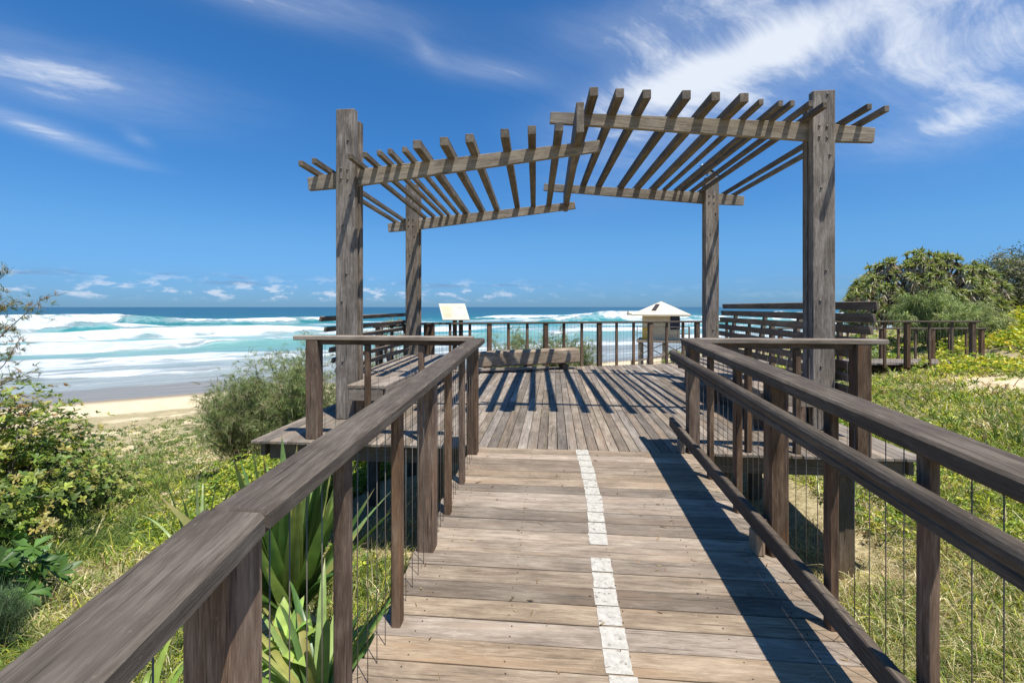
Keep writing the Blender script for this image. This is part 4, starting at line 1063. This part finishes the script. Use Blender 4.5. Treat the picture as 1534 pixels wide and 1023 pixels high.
leafy_tree((23.7, 23.5), (3.0, 2.8, 2.1), 3.0, 'dense dark grey green banksia tree at the right edge beyond the side path', DG, 5, 1300, 54, .13, 'banksia_tree')
leafy_tree((20.0, 23.0), (1.4, 1.3, 1.1), 1.8, 'smaller dark banksia tree filling the gap between pandanus and the big banksia', DG, 7, 450, 50, .13, 'banksia_tree')
needle_bush((12.9, 16.9), (1.35, 1.1, 2.15), 34, 'soft pale green feathery casuarina in front of the pandanus tree', nb=90, per=9, L=(.25, .5), cols=[(.28, .34, .12), (.22, .28, .10), (.38, .42, .19)], seed=51, name='casuarina_shrub', group='soft casuarinas by the side path')
needle_bush((14.4, 17.1), (1.0, .9, 1.45), 24, 'short feathery casuarina at the right foot of the pandanus tree', nb=80, per=9, L=(.25, .45), cols=[(.30, .34, .14), (.24, .29, .11), (.40, .42, .21)], seed=52, name='casuarina_shrub', group='soft casuarinas by the side path')
def spots_bush(lst):
    for i, (x, y, sp3, lb, cols, sd_) in enumerate(lst):
        rosette_bush((x, y), sp3, 22, lb, cols=cols, L=.17, nros=9, per=8, seed=sd_)
spots_bush([(17.6, 16.0, (1.6, 1.2, .9), 'broad yellow green shrub below the big banksia tree at the right edge', YB, 62),
            (10.2, 16.6, (1.0, .8, 1.0), 'low green shrub seen through the two side path railings', GREEN, 64)])

# casuarina tree outside the left edge: its twigs hang into view
th = needle_bush((-8.35, 5.1), (1.45, 1.3, 5.0), 34, 'casuarina tree at the far left edge whose twigs hang into the sky', name='casuarina_tree', nb=70, per=10, L=(.10, .22), W=.004, jit=.07, cols=[(.16, .19, .07), (.12, .15, .05), (.24, .22, .10), (.30, .20, .12)], seed=77, r0=.02, cat='tree', droop=(.2, .9), tmin=.45, stemname='trunk', folname='crown')

# foreground pandanus under the left railing
def strap_plant(loc, n, L, W, label, cols, tilt=(.1, .9), az=None, z0=None, name='pandanus_plant', seed=0, droop=(.1, .6), fold=.22, lean=(0, 0)):
    z0 = float(hgt(*loc)) if z0 is None else z0; th = thing(name, (loc[0], loc[1], float(hgt(*loc))), label, 'plant')
    MB().tube([(loc[0], loc[1], float(hgt(*loc)) - .1), (loc[0], loc[1], z0 + .03)], [.06, .045], 8).build('stem', M['bark'], th)
    k = np.arange(n); a = k * 2.399 + rng.uniform(-.15, .15, n)
    if az: a = rng.uniform(az[0], az[1], n)
    f = rng.uniform(0, 1, n); ti = tilt[0] + (tilt[1] - tilt[0]) * f
    dr = np.stack([np.cos(a) * np.sin(ti * 1.57) + lean[0], np.sin(a) * np.sin(ti * 1.57) + lean[1], np.cos(ti * 1.57)], 1)
    B = np.tile([loc[0], loc[1], z0], (n, 1)) + np.stack([np.cos(a) * .03, np.sin(a) * .03, .10 * (1 - f)], 1)
    side = np.stack([-np.sin(a), np.cos(a), 0 * a], 1)
    LL = rng.uniform(.72, 1.05, n) * L
    cc = pick(n, cols, .28); yel = rng.uniform(0, 1, n) < .10; cc[yel] = cc[yel] * .4 + np.array([.42, .36, .12]) * .6
    bend = rng.uniform(droop[0], droop[1], n) * (.35 + ti) * np.where(rng.uniform(0, 1, n) < .25, 2.2, 1)
    pl = [blades(B, dr + rng.normal(0, .07, (n, 3)), LL, rng.uniform(.7, 1.15, n) * W, bend, side + rng.normal(0, .25, (n, 3)), 9, 'strap', fold, cc)]
    nd = max(5, n // 3); a = rng.uniform(0, 6.28, nd); d2 = np.stack([np.cos(a), np.sin(a), rng.uniform(.1, .7, nd)], 1)
    pl.append(blades(np.tile([loc[0], loc[1], z0 - .05], (nd, 1)), d2, rng.uniform(.4, .8, nd) * L, np.full(nd, W * .6), rng.uniform(1.0, 2.0, nd), np.stack([-np.sin(a), np.cos(a), rng.normal(0, .3, nd)], 1), 9, 'strap', fold * 1.3, pick(nd, [(.42, .32, .18), (.30, .22, .12), (.50, .42, .26)])))
    np_mesh('leaves', pl, M['gloss'], th, True)
    return th
PC = [(.14, .23, .06), (.20, .31, .09), (.28, .38, .12), (.08, .145, .04)]
strap_plant((-1.72, 2.85), 84, 1.12, .105, 'upright fan of broad green pandanus leaves seen through the left railing wires', PC, (.02, .45), z0=-.66, droop=(.0, .22), lean=(.0, .0))
strap_plant((-1.20, 2.25), 64, 1.05, .06, 'arching pandanus with long dark drooping leaves beside the left edge of the ramp', PC + [(.20, .28, .06)], (.25, .85), z0=-.78, droop=(.25, .8), lean=(.02, .25))
strap_plant((-1.50, 2.42), 22, .36, .10, 'bright lime green rosette plant at the foot of the pandanus fan', [(.26, .40, .09), (.34, .46, .11), (.19, .32, .07)], (.25, .95), z0=-.62, droop=(.2, .8), name='rosette_plant', fold=.15)
strap_plant((-1.95, 1.95), 34, .75, .05, 'yellow green strap leaved plant below the near end of the left railing', [(.34, .42, .07), (.24, .34, .06), (.16, .25, .04)], (.15, .8), z0=-.80, droop=(.2, .8), name='strap_leaved_plant')
strap_plant((-3.2, 3.85), 11, 1.25, .035, 'tall pale strap leaves rising beside the left railing in front of the deck corner', [(.20, .27, .10), (.26, .32, .13)], (.03, .5), z0=-1.1, droop=(.05, .5), name='strap_leaved_plant')

n = 170; lx = np.concatenate([rng.uniform(-.7, 1.25, n), rng.uniform(-2.9, 3.1, 200)]); ly = np.concatenate([rng.uniform(1.2, 4.3, n), rng.uniform(4.5, 9.0, 200)])
ed = rng.uniform(0, 1, len(lx)) < .5; lx[:n] = np.where(ed[:n], np.where(rng.uniform(0, 1, n) < .5, -.76 + rng.exponential(.06, n), 1.28 - rng.exponential(.08, n)), lx[:n])
lz = np.where(ly < 4.35, -SL * (4.35 - ly), 0) + .004
a = rng.uniform(0, 6.28, len(lx)); dr = np.stack([np.cos(a), np.sin(a), rng.uniform(0, .25, len(lx))], 1)
lit = np_mesh('leaf_litter', [blades(np.stack([lx, ly, lz], 1), dr, rng.uniform(.015, .055, len(lx)), rng.uniform(.003, .009, len(lx)), rng.uniform(-.1, .1, len(lx)), np.stack([-np.sin(a), np.cos(a), 0 * a], 1), 3, 'leaf', .3, pick(len(lx), [(.35, .24, .12), (.22, .14, .08), (.48, .38, .2), (.14, .10, .06)]))], M['grass'])
tag(lit, 'dry leaf litter scattered on the boards', None, None, 'stuff')
